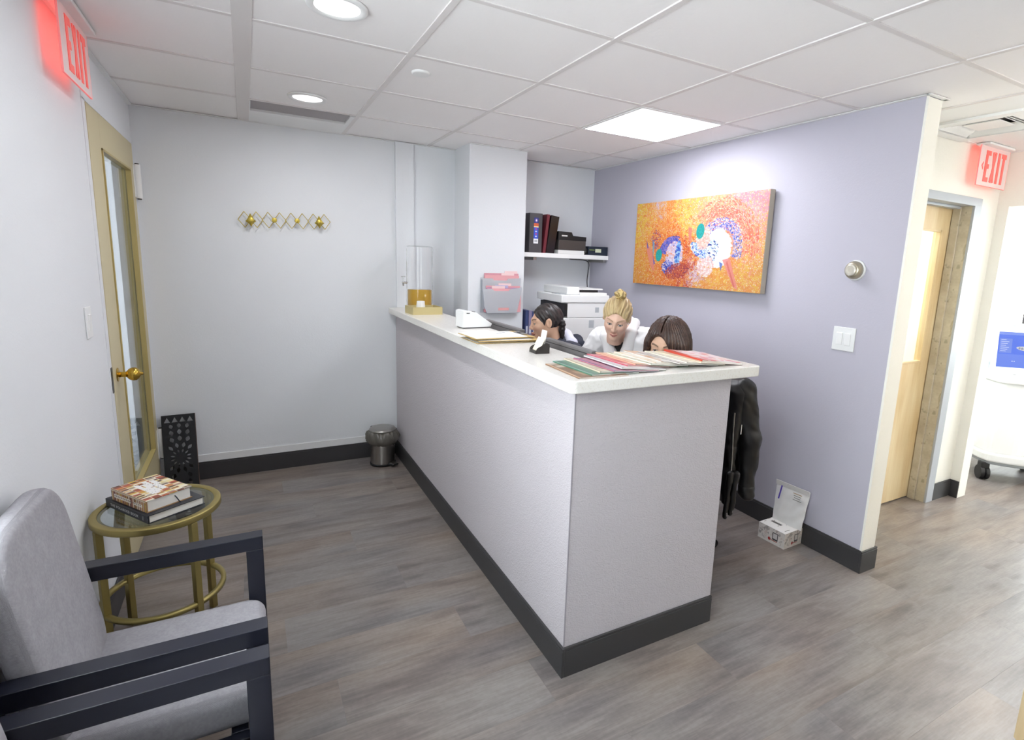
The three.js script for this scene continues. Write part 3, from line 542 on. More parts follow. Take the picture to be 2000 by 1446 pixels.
// ---------------------------------------------------------------- alcove shelf and what stands on it
{
  const zf = -4.0, y = 1.648;
  const t = thing('wall_shelf', 'white wall shelf in the alcove under the black binders', 'shelf', [2.36, y, ZB - 0.03]);
  part('board', span(-0.42, 0.425, -0.036, 0, 0.001, zf - ZB + 0.03, 0.003), M.white, t);
  part('bracket', span(0.39, 0.42, -0.06, -0.036, 0.02, zf - ZB, 0.002), M.steel, t);
  part('bracket', span(-0.3, -0.27, -0.06, -0.036, 0.02, zf - ZB, 0.002), M.steel, t);
  const binder = (x, w, h, d, tilt, mat, label, spine) => {
    const b = thing('binder', label, 'binder', [x, y, zf - 0.005], 0, 'binders on the wall shelf'); b.rotation.z = tilt;
    part('cover', rbox(0.004, h, d, 0.001, 1), mat, b, [-w / 2 + 0.002, h / 2, -d / 2]); part('cover', rbox(0.004, h, d, 0.001, 1), mat, b, [w / 2 - 0.002, h / 2, -d / 2]);
    part('spine', rbox(w, h, 0.005, 0.002, 1), mat, b, [0, h / 2, -0.0025]);
    part('pages', rbox(w - 0.012, h - 0.03, d - 0.03, 0.001, 1), M.paper, b, [0, h / 2 - 0.002, -d / 2]);
    if (spine) {
      const tx = canvasTexture(64, 256, (k) => { k.fillStyle = '#27357e'; k.fillRect(0, 0, 64, 256); k.fillStyle = '#5a4a9c'; k.beginPath(); k.arc(32, 28, 22, 0, 7); k.fill(); k.fillStyle = '#e9e2f4'; k.beginPath(); k.arc(32, 28, 11, 0, 7); k.fill(); k.fillStyle = '#d8643a'; k.fillRect(0, 56, 64, 34); k.fillStyle = '#f0d9a2'; k.fillRect(0, 84, 64, 12); k.fillStyle = '#2c50c8'; k.fillRect(0, 96, 64, 112); for (let i = 0; i < 4; i++) { k.fillStyle = i % 2 ? '#c9d4f4' : '#c24a8a'; k.fillRect(20, 106 + i * 24, 24, 14); } k.fillStyle = '#eef0f2'; k.fillRect(0, 208, 64, 48); k.fillStyle = '#b5b9bf'; k.fillRect(12, 222, 40, 18); });
      part('spine_label', new THREE.BoxGeometry(0.042, 0.205, 0.001), std('#ffffff', 0.35, { map: tx }), b, [0.002, h * 0.56, 0.0005]);
    }
    return b;
  };
  binder(2.062, 0.115, 0.312, 0.24, 0, M.charcoal, 'thick grey binder with a colourful spine label on the wall shelf', true);
  binder(2.145, 0.026, 0.312, 0.235, -0.1, std('#6f2230', 0.45), 'thin dark red binder leaning between two dark binders on the shelf', false);
  binder(2.2, 0.075, 0.305, 0.235, -0.13, M.blackGloss, 'glossy black binder leaning on the wall shelf beside the red one', false);
  const p = thing('label_printer', 'black stepped desktop printer on the wall shelf beside the binders', 'printer', [2.42, y, zf - 0.11]);
  part('base_tray', rbox(0.26, 0.032, 0.2, 0.004), M.plastic, p, [-0.01, 0.016, 0]);
  part('body', rbox(0.27, 0.085, 0.19, 0.008), std('#4a4442', 0.4), p, [0, 0.0745, 0]);
  const s = new THREE.Shape([[-0.135, 0.117], [0.135, 0.117], [0.135, 0.146], [0.005, 0.15], [-0.01, 0.178], [-0.135, 0.182]].map((q) => new THREE.Vector2(...q)));
  const g = new THREE.ExtrudeGeometry(s, { depth: 0.18, bevelEnabled: true, bevelSize: 0.003, bevelThickness: 0.003, bevelSegments: 1 }); g.translate(0, 0, -0.09);
  const tp = part('top_cover', g, M.black, p); part('badge', new THREE.BoxGeometry(0.055, 0.012, 0.001), std('#d9d9d9', 0.4), tp, [-0.08, 0.15, 0.0937]);
  part('roller_end', rbox(0.03, 0.05, 0.14, 0.01), M.blackGloss, p, [0.15, 0.035, 0.02]);
  const b = thing('toner_box', 'small dark navy box with a pale label on the end of the wall shelf', 'box', [2.68, y, zf - 0.09]);
  part('carton', rbox(0.2, 0.075, 0.16, 0.002, 1), std('#1d2738', 0.5), b, [0, 0.0375, 0]);
  part('box_label', new THREE.BoxGeometry(0.06, 0.03, 0.001), std('#d6dcc0', 0.5), b, [0.0, 0.04, 0.0803]); part('stripe', new THREE.BoxGeometry(0.055, 0.006, 0.001), std('#8aa25a', 0.5), b, [-0.065, 0.045, 0.0803]);
  single('power_cable', tube([[2.56, y - 0.038, -4.29], [2.762, y - 0.06, -4.287], [2.764, 1.5, -4.286], [2.758, 1.42, -4.286], [2.766, 1.34, -4.286], [2.764, 0.9, -4.286]], 0.004, 60, 8), M.charcoal, 'dark power cable hanging down from the wall shelf', 'cable');
}
// ---------------------------------------------------------------- copier on the alcove floor
{
  const t = thing('copier', 'white office copier standing in the alcove below the wall shelf', 'copier', [2.3, 0, -3.76], -0.06);
  const W = M.plastic, x0 = -0.19, x1 = 0.19, z0 = -0.24, z1 = 0.21;
  part('cabinet', span(x0, x1, 0.05, 1.16, z0, z1, 0.008), W, t);
  part('plinth', span(x0 + 0.02, x1 - 0.02, 0, 0.05, z0 + 0.02, z1 - 0.02), M.charcoal, t);
  part('side_column', span(x0 + 0.03, x1, 1.16, 1.275, z0, z1, 0.004), W, t);
  part('output_slot', span(x0 + 0.002, x0 + 0.03, 1.17, 1.265, z0 + 0.01, z1 - 0.004), M.black, t);
  part('upper_deck', span(x0 - 0.03, x1 + 0.014, 1.275, 1.335, z0, z1 + 0.008, 0.008), W, t);
  const lid = part('document_feeder', merge([span(x0 + 0.03, x0 + 0.14, 1.335, 1.395, z0, z1 - 0.02, 0.01), span(x0 + 0.14, x1 + 0.005, 1.335, 1.352, z0, z1 - 0.02, 0.004)]), W, t);
  part('feed_tray', span(x0 + 0.12, x1 - 0.01, 1.372, 1.382, z0 + 0.03, z1 - 0.06, 0.003), W, lid);
  part('paper_gap', span(x0 + 0.13, x1 - 0.05, 1.353, 1.371, z0 + 0.035, z1 - 0.07), M.black, lid);
  part('control_panel', rbox(0.06, 0.004, 0.16, 0.001, 1), std('#b9bec4', 0.3), t, [x0 + 0.02, 1.337, 0.08]);
  part('vent', rbox(0.034, 0.04, 0.001, 0.0003, 1), std('#b4b9be', 0.5), t, [0.1, 1.22, z1 + 0.0006]);
  part('vent', rbox(0.045, 0.06, 0.001, 0.0003, 1), std('#b9bec3', 0.5), t, [0.055, 1.11, z1 + 0.0006]);
  part('paper_drawer', rbox(0.34, 0.13, 0.004, 0.003, 1), W, t, [0, 0.88, z1 + 0.002]); part('paper_drawer', rbox(0.34, 0.13, 0.004, 0.003, 1), W, t, [0, 0.73, z1 + 0.002]);
  part('handle', rbox(0.09, 0.02, 0.006, 0.003, 1), std('#c9ccd1', 0.4), t, [0.1, 0.92, z1 + 0.006]);
  const f = thing('file_cabinet', 'low cabinet between the column and the copier', 'cabinet', [2.02, 0, -4.02]);
  part('body', span(-0.075, 0.075, 0.02, 0.96, -0.2, 0.13, 0.003), M.plastic, f); part('door', span(-0.07, 0.07, 0.06, 0.94, 0.131, 0.146, 0.002), M.plastic, f);
  [['#3e4a78', 1.965, 0.225, 'dark blue lever file beside the column'], ['#8f86a6', 1.995, 0.222, 'mauve lever file between two blue ones by the column'], ['#46548c', 2.035, 0.21, 'blue lever file with a pale top next to the mauve one']].forEach(([c, x, h, l], i) => {
    const b = thing('lever_file', l, 'file', [x, 0.96, -3.92], 0, 'files beside the column');
    const w = i === 2 ? 0.046 : 0.028; part('case', rbox(w, h, 0.2, 0.002, 1), std(c, 0.5), b, [0, h / 2, -0.1]); part('spine_label', new THREE.BoxGeometry(w * 0.6, 0.06, 0.001), std('#cfd2de', 0.6), b, [0, h * 0.3, 0.0006]);
  });
}
// ---------------------------------------------------------------- painting
{
  const t = thing('painting', 'abstract dotted orange and yellow canvas with blue and white swirls on the lilac wall', 'painting', [XP - 0.034, 1.746, -2.928]);
  const tex = canvasTexture(1280, 624, (k, W, H) => {
    const q = mulberry(77);
    const fields = [ // x, y, radius, colours
      [0.08, 0.3, 0.14, ['#f2cf4a', '#efa04a']], [0.12, 0.75, 0.2, ['#edab3a', '#e9923a']], [0.25, 0.25, 0.18, ['#f08f3f', '#f5a95a']], [0.3, 0.55, 0.2, ['#ee7f35', '#e8702c']], [0.45, 0.15, 0.13, ['#f0cf5c', '#eeb25a']], [0.62, 0.12, 0.17, ['#eeb878', '#f2a582']], [0.85, 0.15, 0.2, ['#ee9aa4', '#f2b7b0']], [0.72, 0.32, 0.14, ['#ee7868', '#f08a72']],
      [0.93, 0.5, 0.16, ['#f5b562', '#f2a08a']], [0.9, 0.8, 0.18, ['#f0bd52', '#ee9a56']], [0.66, 0.85, 0.18, ['#f0b856', '#ee9646']], [0.3, 0.9, 0.22, ['#ee8534', '#e9752e']], [0.45, 0.75, 0.14, ['#b9403a', '#e2622e']], [0.54, 0.85, 0.09, ['#c9a6cf', '#e8d3e6']], [0.22, 0.06, 0.07, ['#d9c2dc', '#f0b58a']], [0.9, 0.05, 0.12, ['#d79ab8', '#ee9aa4']],
    ];
    const colour = (u, v) => { let s = 0, best = []; for (const f of fields) { const d = Math.hypot((u - f[0]) * 2.05, v - f[1]) / f[2] / 1.4; const w = Math.exp(-d * d); s += w; best.push([w, f[3]]); } let r = q() * s; for (const [w, c] of best) { r -= w; if (r <= 0) return c[Math.floor(q() * c.length)]; } return '#f0a040'; };
    k.fillStyle = '#f2a24a'; k.fillRect(0, 0, W, H);
    for (let i = 0; i < 9000; i++) { const u = q(), v = q(); k.fillStyle = colour(u, v); k.globalAlpha = 0.75; k.beginPath(); k.ellipse(u * W, v * H, 7 + q() * 16, 5 + q() * 12, q() * 3, 0, 7); k.fill(); }
    for (let i = 0; i < 17000; i++) { const u = q(), v = q(); k.fillStyle = q() < 0.4 ? ['#f4dcb4', '#f2e6d6', '#eecb62', '#f0b8a2'][Math.floor(q() * 4)] : colour(u, v); k.globalAlpha = 0.9; k.beginPath(); k.ellipse(u * W, v * H, 1.6 + q() * 2.6, 1.4 + q() * 2.2, q() * 3, 0, 7); k.fill(); }
    const dots = (u, v, ru, rv, rot, cols, n, size = 4) => { for (let i = 0; i < n; i++) { const a = q() * 6.283, r = Math.sqrt(q()), x = Math.cos(a) * r * ru * W, y = Math.sin(a) * r * rv * H; k.globalAlpha = 0.85; k.fillStyle = cols[Math.floor(q() * cols.length)]; k.beginPath(); k.ellipse(u * W + x * Math.cos(rot) - y * Math.sin(rot), v * H + x * Math.sin(rot) + y * Math.cos(rot), size * (0.5 + q()), size * (0.4 + 0.6 * q()), rot, 0, 7); k.fill(); } };
    const arc = (u, v, r0, r1, a0, a1, cols, n, size) => { for (let i = 0; i < n; i++) { const a = a0 + q() * (a1 - a0), r = r0 + q() * (r1 - r0); k.globalAlpha = 0.9; k.fillStyle = cols[Math.floor(q() * cols.length)]; k.beginPath(); k.ellipse(u * W + Math.cos(a) * r * H, v * H + Math.sin(a) * r * H * 0.95, size * (0.5 + q()), size * (0.4 + q() * 0.5), a + 1.57, 0, 7); k.fill(); } };
    arc(0.72, 0.5, 0.3, 0.5, -2.5, 0.3, ['#ec7466', '#f08a70', '#ee8a62', '#f3a37c', '#f0b08a'], 520, 10); arc(0.72, 0.5, 0.3, 0.4, -2.3, -0.1, ['#ea6e62', '#ee8270'], 260, 7); arc(0.72, 0.5, 0.28, 0.6, -2.8, 0.6, ['#fbe9c8', '#f8d2a8', '#f9dfd0'], 900, 3.4);
    arc(0.71, 0.54, 0.2, 0.32, -2.5, 0.5, ['#3f58c4', '#6b7fd8', '#c7b3e0', '#f2eef6'], 900, 5);
    dots(0.7, 0.56, 0.09, 0.2, 0, ['#fbf8f4', '#f4f2f4', '#ffffff'], 1100, 11);
    dots(0.65, 0.6, 0.05, 0.14, 0.5, ['#f7f4f2', '#b9d6ec', '#27398e', '#ffffff'], 330, 7);
    dots(0.62, 0.75, 0.06, 0.12, 0, ['#fbf6f2', '#f7dcd6', '#f2c4c0'], 400, 8);
    dots(0.56, 0.58, 0.07, 0.06, 0.5, ['#3a5fd0', '#8fc0ea', '#cfe6f4', '#fbf5f2'], 500, 6);
    dots(0.59, 0.45, 0.05, 0.12, 0, ['#f6c9bd', '#f3b0a4', '#f8e6dc'], 400, 7);
    arc(0.36, 0.66, 0.14, 0.26, -2.9, -1.2, ['#4a56c4', '#6d74d6', '#a58ad0', '#3448b4'], 700, 6);
    dots(0.37, 0.64, 0.07, 0.16, 0.2, ['#e9d5e8', '#f3e6f0', '#c9c2ec', '#f0b9b4'], 600, 8);
    dots(0.4, 0.62, 0.02, 0.15, 0.1, ['#2b52c8', '#5f9ae2', '#a8d2f0'], 260, 8);
    dots(0.32, 0.78, 0.05, 0.08, 0, ['#2f44b8', '#4f62cc', '#dcd6f0'], 260, 7);
    dots(0.4, 0.82, 0.1, 0.09, -0.2, ['#a12c3c', '#7a2a58', '#c4483a', '#d96a3a'], 900, 4);
    dots(0.2, 0.45, 0.04, 0.12, 0.1, ['#c0403a', '#5a5fb4', '#e8783c'], 200, 5);
    const wedge = (pts, c) => { k.globalAlpha = 0.88; k.fillStyle = c; k.beginPath(); pts.forEach(([u, v], i) => (i ? k.lineTo(u * W, v * H) : k.moveTo(u * W, v * H))); k.fill(); };
    wedge([[0.1, 0.5], [0.16, 0.55], [0.205, 0.8], [0.19, 0.84], [0.15, 0.72]], '#ee8f80'); wedge([[0.11, 0.44], [0.135, 0.55], [0.125, 0.56]], '#4358c0'); wedge([[0.175, 0.62], [0.205, 0.74], [0.195, 0.76]], '#5a5ecb'); wedge([[0.17, 0.45], [0.19, 0.5], [0.185, 0.66], [0.175, 0.6]], '#7aa6c8');
    wedge([[0.74, 0.68], [0.79, 0.66], [0.86, 0.98], [0.83, 0.96]], '#f0938c'); wedge([[0.765, 0.7], [0.775, 0.69], [0.84, 0.95], [0.83, 0.96]], '#e0746c'); wedge([[0.72, 0.7], [0.745, 0.72], [0.735, 0.8]], '#5f78c8'); wedge([[0.47, 0.32], [0.5, 0.33], [0.5, 0.5], [0.48, 0.46]], '#ef8578');
    for (const [u, v, ru, rv] of [[0.565, 0.37, 0.03, 0.085], [0.235, 0.64, 0.028, 0.075]]) { k.globalAlpha = 1; k.fillStyle = '#1fa9a6'; k.beginPath(); k.ellipse(u * W, v * H, ru * W, rv * H, 0.1, 0, 7); k.fill(); for (let i = 0; i < 30; i++) { k.globalAlpha = 0.5; k.fillStyle = q() < 0.5 ? '#16908f' : '#3cbdb8'; k.beginPath(); k.ellipse(u * W + (q() - 0.5) * ru * W * 1.3, v * H + (q() - 0.5) * rv * H * 1.3, 6, 3, q() * 3, 0, 7); k.fill(); } }
    for (let i = 0; i < 2600; i++) { const u = q(), v = q(); k.globalAlpha = 0.7; k.fillStyle = ['#fff7e6', '#fbe9a8', '#f9d0c0'][Math.floor(q() * 3)]; k.fillRect(u * W, v * H, 2.4, 2); }
    k.globalAlpha = 1;
  });
  const g = new THREE.PlaneGeometry(1.27, 0.618); g.rotateY(-Math.PI / 2);
  part('stretched_canvas', rbox(0.043, 0.62, 1.272, 0.003), std('#b8b0a2', 0.8), t);
  part('painted_face', boxFace(), std('#dcdcdc', 0.6, { map: tex }), t, [-0.0222, 0, 0]);
  function boxFace() { const b = new THREE.BoxGeometry(0.0014, 0.616, 1.268), p = b.attributes.position, uv = b.attributes.uv; for (let i = 0; i < p.count; i++) uv.setXY(i, p.getZ(i) / 1.268 + 0.5, p.getY(i) / 0.616 + 0.5); return b; }
}
// ---------------------------------------------------------------- round thermostat and switches
{
  const t = thing('thermostat', 'round beige metal thermostat dial on the lilac wall', 'thermostat', [XP, 1.598, -1.742]);
  const ax = [0, 0, Math.PI / 2];
  part('wall_ring', lathe([[0, 0], [0.053, 0], [0.053, 0.006], [0.047, 0.01], [0, 0.01]], 40), M.plastic, t, null, ax);
  part('body', lathe([[0, 0.01], [0.046, 0.01], [0.047, 0.024], [0.041, 0.036], [0.032, 0.044], [0, 0.044]], 40), std('#b3ab97', 0.3, { metalness: 0.7 }), t, null, ax);
  part('dial', lathe([[0, 0.044], [0.03, 0.044], [0.03, 0.049], [0.024, 0.053], [0.016, 0.05], [0.012, 0.05], [0, 0.051]], 40), std('#d9d4c8', 0.3, { metalness: 0.4 }), t, null, ax);
  const sw = (pos, turn, n, w, label) => {
    const s = thing('light_switch', label, 'light switch', pos, turn);
    part('plate', rbox(w, 0.127, 0.006, 0.003), M.plastic, s, [0, 0, 0.003]);
    for (let i = 0; i < n; i++) { const r = part('rocker', rbox(0.033, 0.066, 0.006, 0.002), M.white, s, [(i - (n - 1) / 2) * 0.046, 0, 0.0062], [0.07, 0, 0]); }
  };
  sw([XP, 1.232, -1.758], -Math.PI / 2, 2, 0.125, 'white double rocker switch under the round thermostat');
  sw([XL, 1.265, -2.81], Math.PI / 2, 1, 0.085, 'white single rocker switch beside the glazed door');
}
// ---------------------------------------------------------------- gold diamond hook rack
{
  const t = thing('hook_rack', 'gold wire rack of linked diamonds with knobs on the white wall', 'coat rack', [0.252, 1.785, ZB + 0.028]); t.rotation.z = 0.035;
  const s = 0.0705, hw = 0.038, hh = 0.052;
  for (let i = 0; i < 8; i++) {
    const x = (i - 3.5) * s, c = [V(x - hw, 0, 0), V(x, hh, 0), V(x + hw, 0, 0), V(x, -hh, 0)];
    part('diamond', merge(c.map((a, k) => rod(a, c[(k + 1) % 4], 0.0021, 0.0021, 8))), M.goldPaint, t);
  }
  for (const i of [-1, 1]) part('knob', merge([lathe([[0, 0.02], [0.014, 0.019], [0.0165, 0.016], [0.0165, 0.012], [0.005, 0.008], [0.005, -0.026]], 24).rotateX(Math.PI / 2)]), M.goldPaint, t, [i * s, 0, 0.004]);
  for (const i of [-3, 3]) {
    const k = part('mount', merge([new THREE.OctahedronGeometry(0.026, 0).scale(0.9, 1.7, 0.7).translate(0, 0, 0.014), new THREE.OctahedronGeometry(0.024, 0).scale(1.35, 1.1, 0.7).translate(0, -0.006, 0.012), rod(V(0, 0, -0.028), V(0, 0, 0.01), 0.006)]), M.goldPaint, t, [i * s, -0.004, 0]);
    part('knob', lathe([[0, 0.022], [0.016, 0.02], [0.018, 0.014], [0.006, 0.006], [0.006, 0]], 20).rotateX(Math.PI / 2), M.goldPaint, k, [0, 0, 0.024]);
  }
}
// ---------------------------------------------------------------- pedal bin
{
  const t = thing('pedal_bin', 'small steel pedal bin with a grey liner bunched over its rim', 'bin', [0.845, 0, -4.085], 0.5);
  part('base', lathe([[0, 0], [0.094, 0], [0.095, 0.014], [0.09, 0.018], [0, 0.018]], 40), M.black, t);
  part('body', lathe([[0.089, 0.018], [0.088, 0.235], [0.084, 0.238], [0.083, 0.02]], 48), M.steel, t);
  const lg = lathe([[0.084, 0.16], [0.098, 0.166], [0.116, 0.185], [0.124, 0.212], [0.12, 0.242], [0.108, 0.262], [0.092, 0.268], [0.09, 0.26]], 72);
  { const p = lg.attributes.position; for (let i = 0; i < p.count; i++) { const x = p.getX(i), y = p.getY(i), z = p.getZ(i), a = Math.atan2(z, x), n = n3(Math.cos(a) * 3, Math.sin(a) * 3, y * 30) * 0.009 + n3(Math.cos(a) * 9, Math.sin(a) * 9, y * 60) * 0.004, r = Math.hypot(x, z), f = (r + n * sstep(0.16, 0.2, y)) / r; p.setXYZ(i, x * f, y + n * 0.5, z * f); } lg.computeVertexNormals(); }
  part('liner', lg, phys('#6f6b64', 0.2, { transmission: 0.25, thickness: 0 }), t);
  part('lid', lathe([[0, 0.292], [0.06, 0.291], [0.088, 0.286], [0.097, 0.276], [0.097, 0.266], [0.085, 0.262], [0, 0.262]], 48), M.steel, t);
  part('hinge', rbox(0.05, 0.06, 0.02, 0.004), M.black, t, [0, 0.25, -0.098]);
  const p = part('pedal', rbox(0.055, 0.012, 0.06, 0.005), M.black, t, [0, 0.02, 0.115]); part('pedal_pad', rbox(0.045, 0.005, 0.045, 0.002), M.steel, p, [0, 0.0085, 0.004]);
}
// ---------------------------------------------------------------- carved black panel leaning in the corner
{
  const t = thing('carved_panel', 'black carved wooden panel with leaf cut-outs leaning in the corner', 'panel', [-0.44, 0.004, -4.145], 0.06); t.rotation.x = -0.2; t.rotation.order = 'YXZ';
  const w = 0.18, h = 0.485, s = new THREE.Shape([[-w / 2, 0], [w / 2, 0], [w / 2, h], [-w / 2, h]].map((p) => new THREE.Vector2(...p)));
  const leaf = (x, y, len, wd, a) => { const p = new THREE.Path(), N = 6, pts = []; for (let i = 0; i <= N; i++) { const q = i / N; pts.push([q * len - len / 2, Math.sin(q * Math.PI) * wd]); } for (let i = N - 1; i > 0; i--) { const q = i / N; pts.push([q * len - len / 2, -Math.sin(q * Math.PI) * wd]); } pts.forEach(([u, v], i) => { const X = clamp(x + u * Math.cos(a) - v * Math.sin(a), -w / 2 + 0.008, w / 2 - 0.008), Y = clamp(y + u * Math.sin(a) + v * Math.cos(a), 0.01, h - 0.01); i ? p.lineTo(X, Y) : p.moveTo(X, Y); }); p.closePath(); return p; };
  const cx = 0, cy = 0.2;
  for (const [r, n, len, wd, o] of [[0.046, 12, 0.03, 0.0062, 0.5], [0.084, 14, 0.04, 0.0108, 0], [0.128, 18, 0.04, 0.0132, 0.5], [0.172, 24, 0.04, 0.0132, 0], [0.214, 30, 0.034, 0.0125, 0.5]])
    for (let k = 0; k < n; k++) { const a = (k + o) / n * 2 * Math.PI, x = cx + Math.cos(a) * r, y = cy + Math.sin(a) * r; if (Math.abs(x) > w / 2 - 0.02 || y < 0.028 || y > 0.415 || (Math.abs(x) < 0.008 && y < cy)) continue; s.holes.push(leaf(x, y, len, wd, a)); }
  for (let k = 0; k < 4; k++) { const x = -0.063 + k * 0.042, p = new THREE.Path(); p.moveTo(x - 0.018, 0.436); p.lineTo(x + 0.018, 0.436); p.lineTo(x, 0.472); p.closePath(); s.holes.push(p); }
  const g = new THREE.ExtrudeGeometry(s, { depth: 0.006, bevelEnabled: true, bevelSize: 0.001, bevelThickness: 0.001, bevelSegments: 1 });
  part('carved_board', g, std('#16181d', 0.55), t, [0, 0, 0]);
  part('edge', span(w / 2 + 0.0012, w / 2 + 0.004, 0, h, -0.012, 0.007), std('#6b5348', 0.6), t);
  part('edge', span(-w / 2 - 0.004, -w / 2 - 0.0012, 0, h, -0.02, 0.007), std('#23262c', 0.6), t);
}
// ---------------------------------------------------------------- small carton and mailer by the lilac wall
{
  const t = thing('small_carton', 'small printed cardboard box on the floor by the lilac wall', 'box', [2.697, 0, -1.935], 0.04);
  const art = canvasTexture(256, 128, (k) => { const q = mulberry(5); k.fillStyle = '#e6e0dc'; k.fillRect(0, 0, 256, 128); for (let i = 0; i < 60; i++) { k.globalAlpha = 0.5; k.fillStyle = ['#b9b0ac', '#8f8886', '#d8cfc9', '#cbb7b0'][Math.floor(q() * 4)]; k.beginPath(); k.ellipse(q() * 256, q() * 110, 4 + q() * 16, 3 + q() * 12, q() * 3, 0, 7); k.fill(); } k.globalAlpha = 1; k.fillStyle = '#3c3538'; k.fillRect(140, 30, 52, 62); k.fillStyle = '#dcd8d6'; k.fillRect(146, 36, 40, 44); k.fillStyle = '#a83a38'; k.beginPath(); k.arc(112, 96, 13, 0, 7); k.fill(); k.fillRect(128, 96, 60, 6); });
  const topArt = canvasTexture(128, 128, (k) => { const q = mulberry(6); k.fillStyle = '#eeebe8'; k.fillRect(0, 0, 128, 128); k.fillStyle = '#5b5654'; k.fillRect(52, 20, 16, 50); k.fillStyle = '#8c8682'; for (let i = 0; i < 8; i++) k.fillRect(20 + q() * 80, q() * 120, 10 + q() * 16, 3); });
  const b = new THREE.BoxGeometry(0.165, 0.094, 0.178); b.translate(0, 0.047, 0);
  const faces = [art, art, topArt, topArt, art, art].map((m) => std('#ffffff', 0.45, { map: m }));
  part('carton', b, faces[1], t); part('lid_print', new THREE.BoxGeometry(0.164, 0.001, 0.177), faces[2], t, [0, 0.0946, 0]);
  const m = thing('poly_mailer', 'white padded mailer with a purple strip leaning on the lilac wall', 'mailer', [2.748, 0.0955, -1.925], -Math.PI / 2 + 0.05);
  const g = new THREE.BoxGeometry(0.2, 0.235, 0.022, 16, 18, 2), p = g.attributes.position;
  for (let i = 0; i < p.count; i++) { let x = p.getX(i), y = p.getY(i) + 0.1175, z = p.getZ(i); const e = 1 - Math.pow(Math.abs(x) / 0.1, 4), f = 1 - Math.pow(Math.abs(y / 0.235 * 2 - 1), 4); z *= 0.12 + 0.88 * e * f; z += n2(x * 14, y * 12) * 0.004 - 0.012 + 0.03 * (1 - y / 0.235) ; x *= 1 + 0.12 * (y / 0.235 - 0.4); p.setXYZ(i, x, y, z); } g.computeVertexNormals();
  part('bag', g, std('#e9e7e6', 0.35), m);
  const fl = new THREE.BoxGeometry(0.215, 0.03, 0.004); part('flap', fl, std('#e3e0df', 0.35), m, [0, 0.228, 0.0], [0.15, 0, 0]);
  part('purple_strip', new THREE.BoxGeometry(0.009, 0.085, 0.001), std('#5d4cae', 0.4), m, [-0.066, 0.178, 0.0135], [-0.12, 0, -0.1]);
  for (let i = 0; i < 4; i++) part('print_line', new THREE.BoxGeometry(0.055 - 0.008 * (i % 3), 0.0035, 0.001), std(i ? '#8f8a86' : '#b08a5a', 0.5), m, [0.045, 0.205 - i * 0.013, 0.0128], [-0.12, 0, 0]);
}

// ---------------------------------------------------------------- waiting room armchairs
function smooth(g, crease = 0.9) { const q = g.clone(); q.deleteAttribute('uv'); q.deleteAttribute('normal'); return toCreasedNormals(mergeVertices(q, 1e-5), crease); }
function roundedSlab(w, h, d, r, bevel) {
  const s = new THREE.Shape(), a = w / 2 - bevel, b = h / 2 - bevel;
  s.moveTo(-a + r, -b); s.lineTo(a - r, -b); s.quadraticCurveTo(a, -b, a, -b + r); s.lineTo(a, b - r); s.quadraticCurveTo(a, b, a - r, b); s.lineTo(-a + r, b); s.quadraticCurveTo(-a, b, -a, b - r); s.lineTo(-a, -b + r); s.quadraticCurveTo(-a, -b, -a + r, -b);
  const g = new THREE.ExtrudeGeometry(s, { depth: d - 2 * bevel, bevelEnabled: true, bevelSize: bevel, bevelThickness: bevel, bevelSegments: 4, curveSegments: 10 }); g.translate(0, 0, -d / 2 + bevel); return smooth(g);
}
function armchair(z, label) {
  const t = thing('armchair', label, 'armchair', [-0.275, 0, z], 0, 'waiting room armchairs');
  const sg = roundedSlab(0.5, 0.452, 0.105, 0.03, 0.03); sg.rotateX(-Math.PI / 2);
  { const p = sg.attributes.position; for (let i = 0; i < p.count; i++) if (p.getY(i) > 0) p.setY(i, p.getY(i) + 0.012 * (1 - Math.pow(p.getX(i) / 0.25, 2)) * (1 - Math.pow(p.getZ(i) / 0.226, 2))); }
  part('seat', boxUV(smooth(sg), 0.3), M.fabric, t, [0.025, 0.392, 0]);
  const bg = roundedSlab(0.452, 0.56, 0.062, 0.1, 0.026); bg.rotateY(Math.PI / 2);
  part('backrest', boxUV(bg, 0.3), M.fabric, t, [-0.2, 0.668, 0], [0, 0, 0.15]);
  for (const s of [-1, 1]) {
    const f = part('arm_frame', rbox(0.555, 0.046, 0.05, 0.0025, 1), M.navy, t, [0.0, 0.627, s * 0.252]);
    part('front_post', rbox(0.05, 0.603, 0.05, 0.0025, 1), M.navy, f, [0.2525, -0.3245, 0]);
    part('back_post', rbox(0.05, 0.603, 0.05, 0.0025, 1), M.navy, f, [-0.2525, -0.3245, 0]);
    part('side_rail', rbox(0.455, 0.045, 0.03, 0.0025, 1), M.navy, f, [0, -0.312, -s * 0.008]);
  }
  part('cross_rail', rbox(0.04, 0.045, 0.454, 0.0025, 1), M.navy, t, [0.2, 0.315, 0]); part('cross_rail', rbox(0.04, 0.045, 0.454, 0.0025, 1), M.navy, t, [-0.2, 0.315, 0]);
  return t;
}
armchair(-1.675, 'grey armchair with dark arms right beside the gold side table');
armchair(-1.055, 'grey armchair with dark arms on the far side of its twin from the gold table');

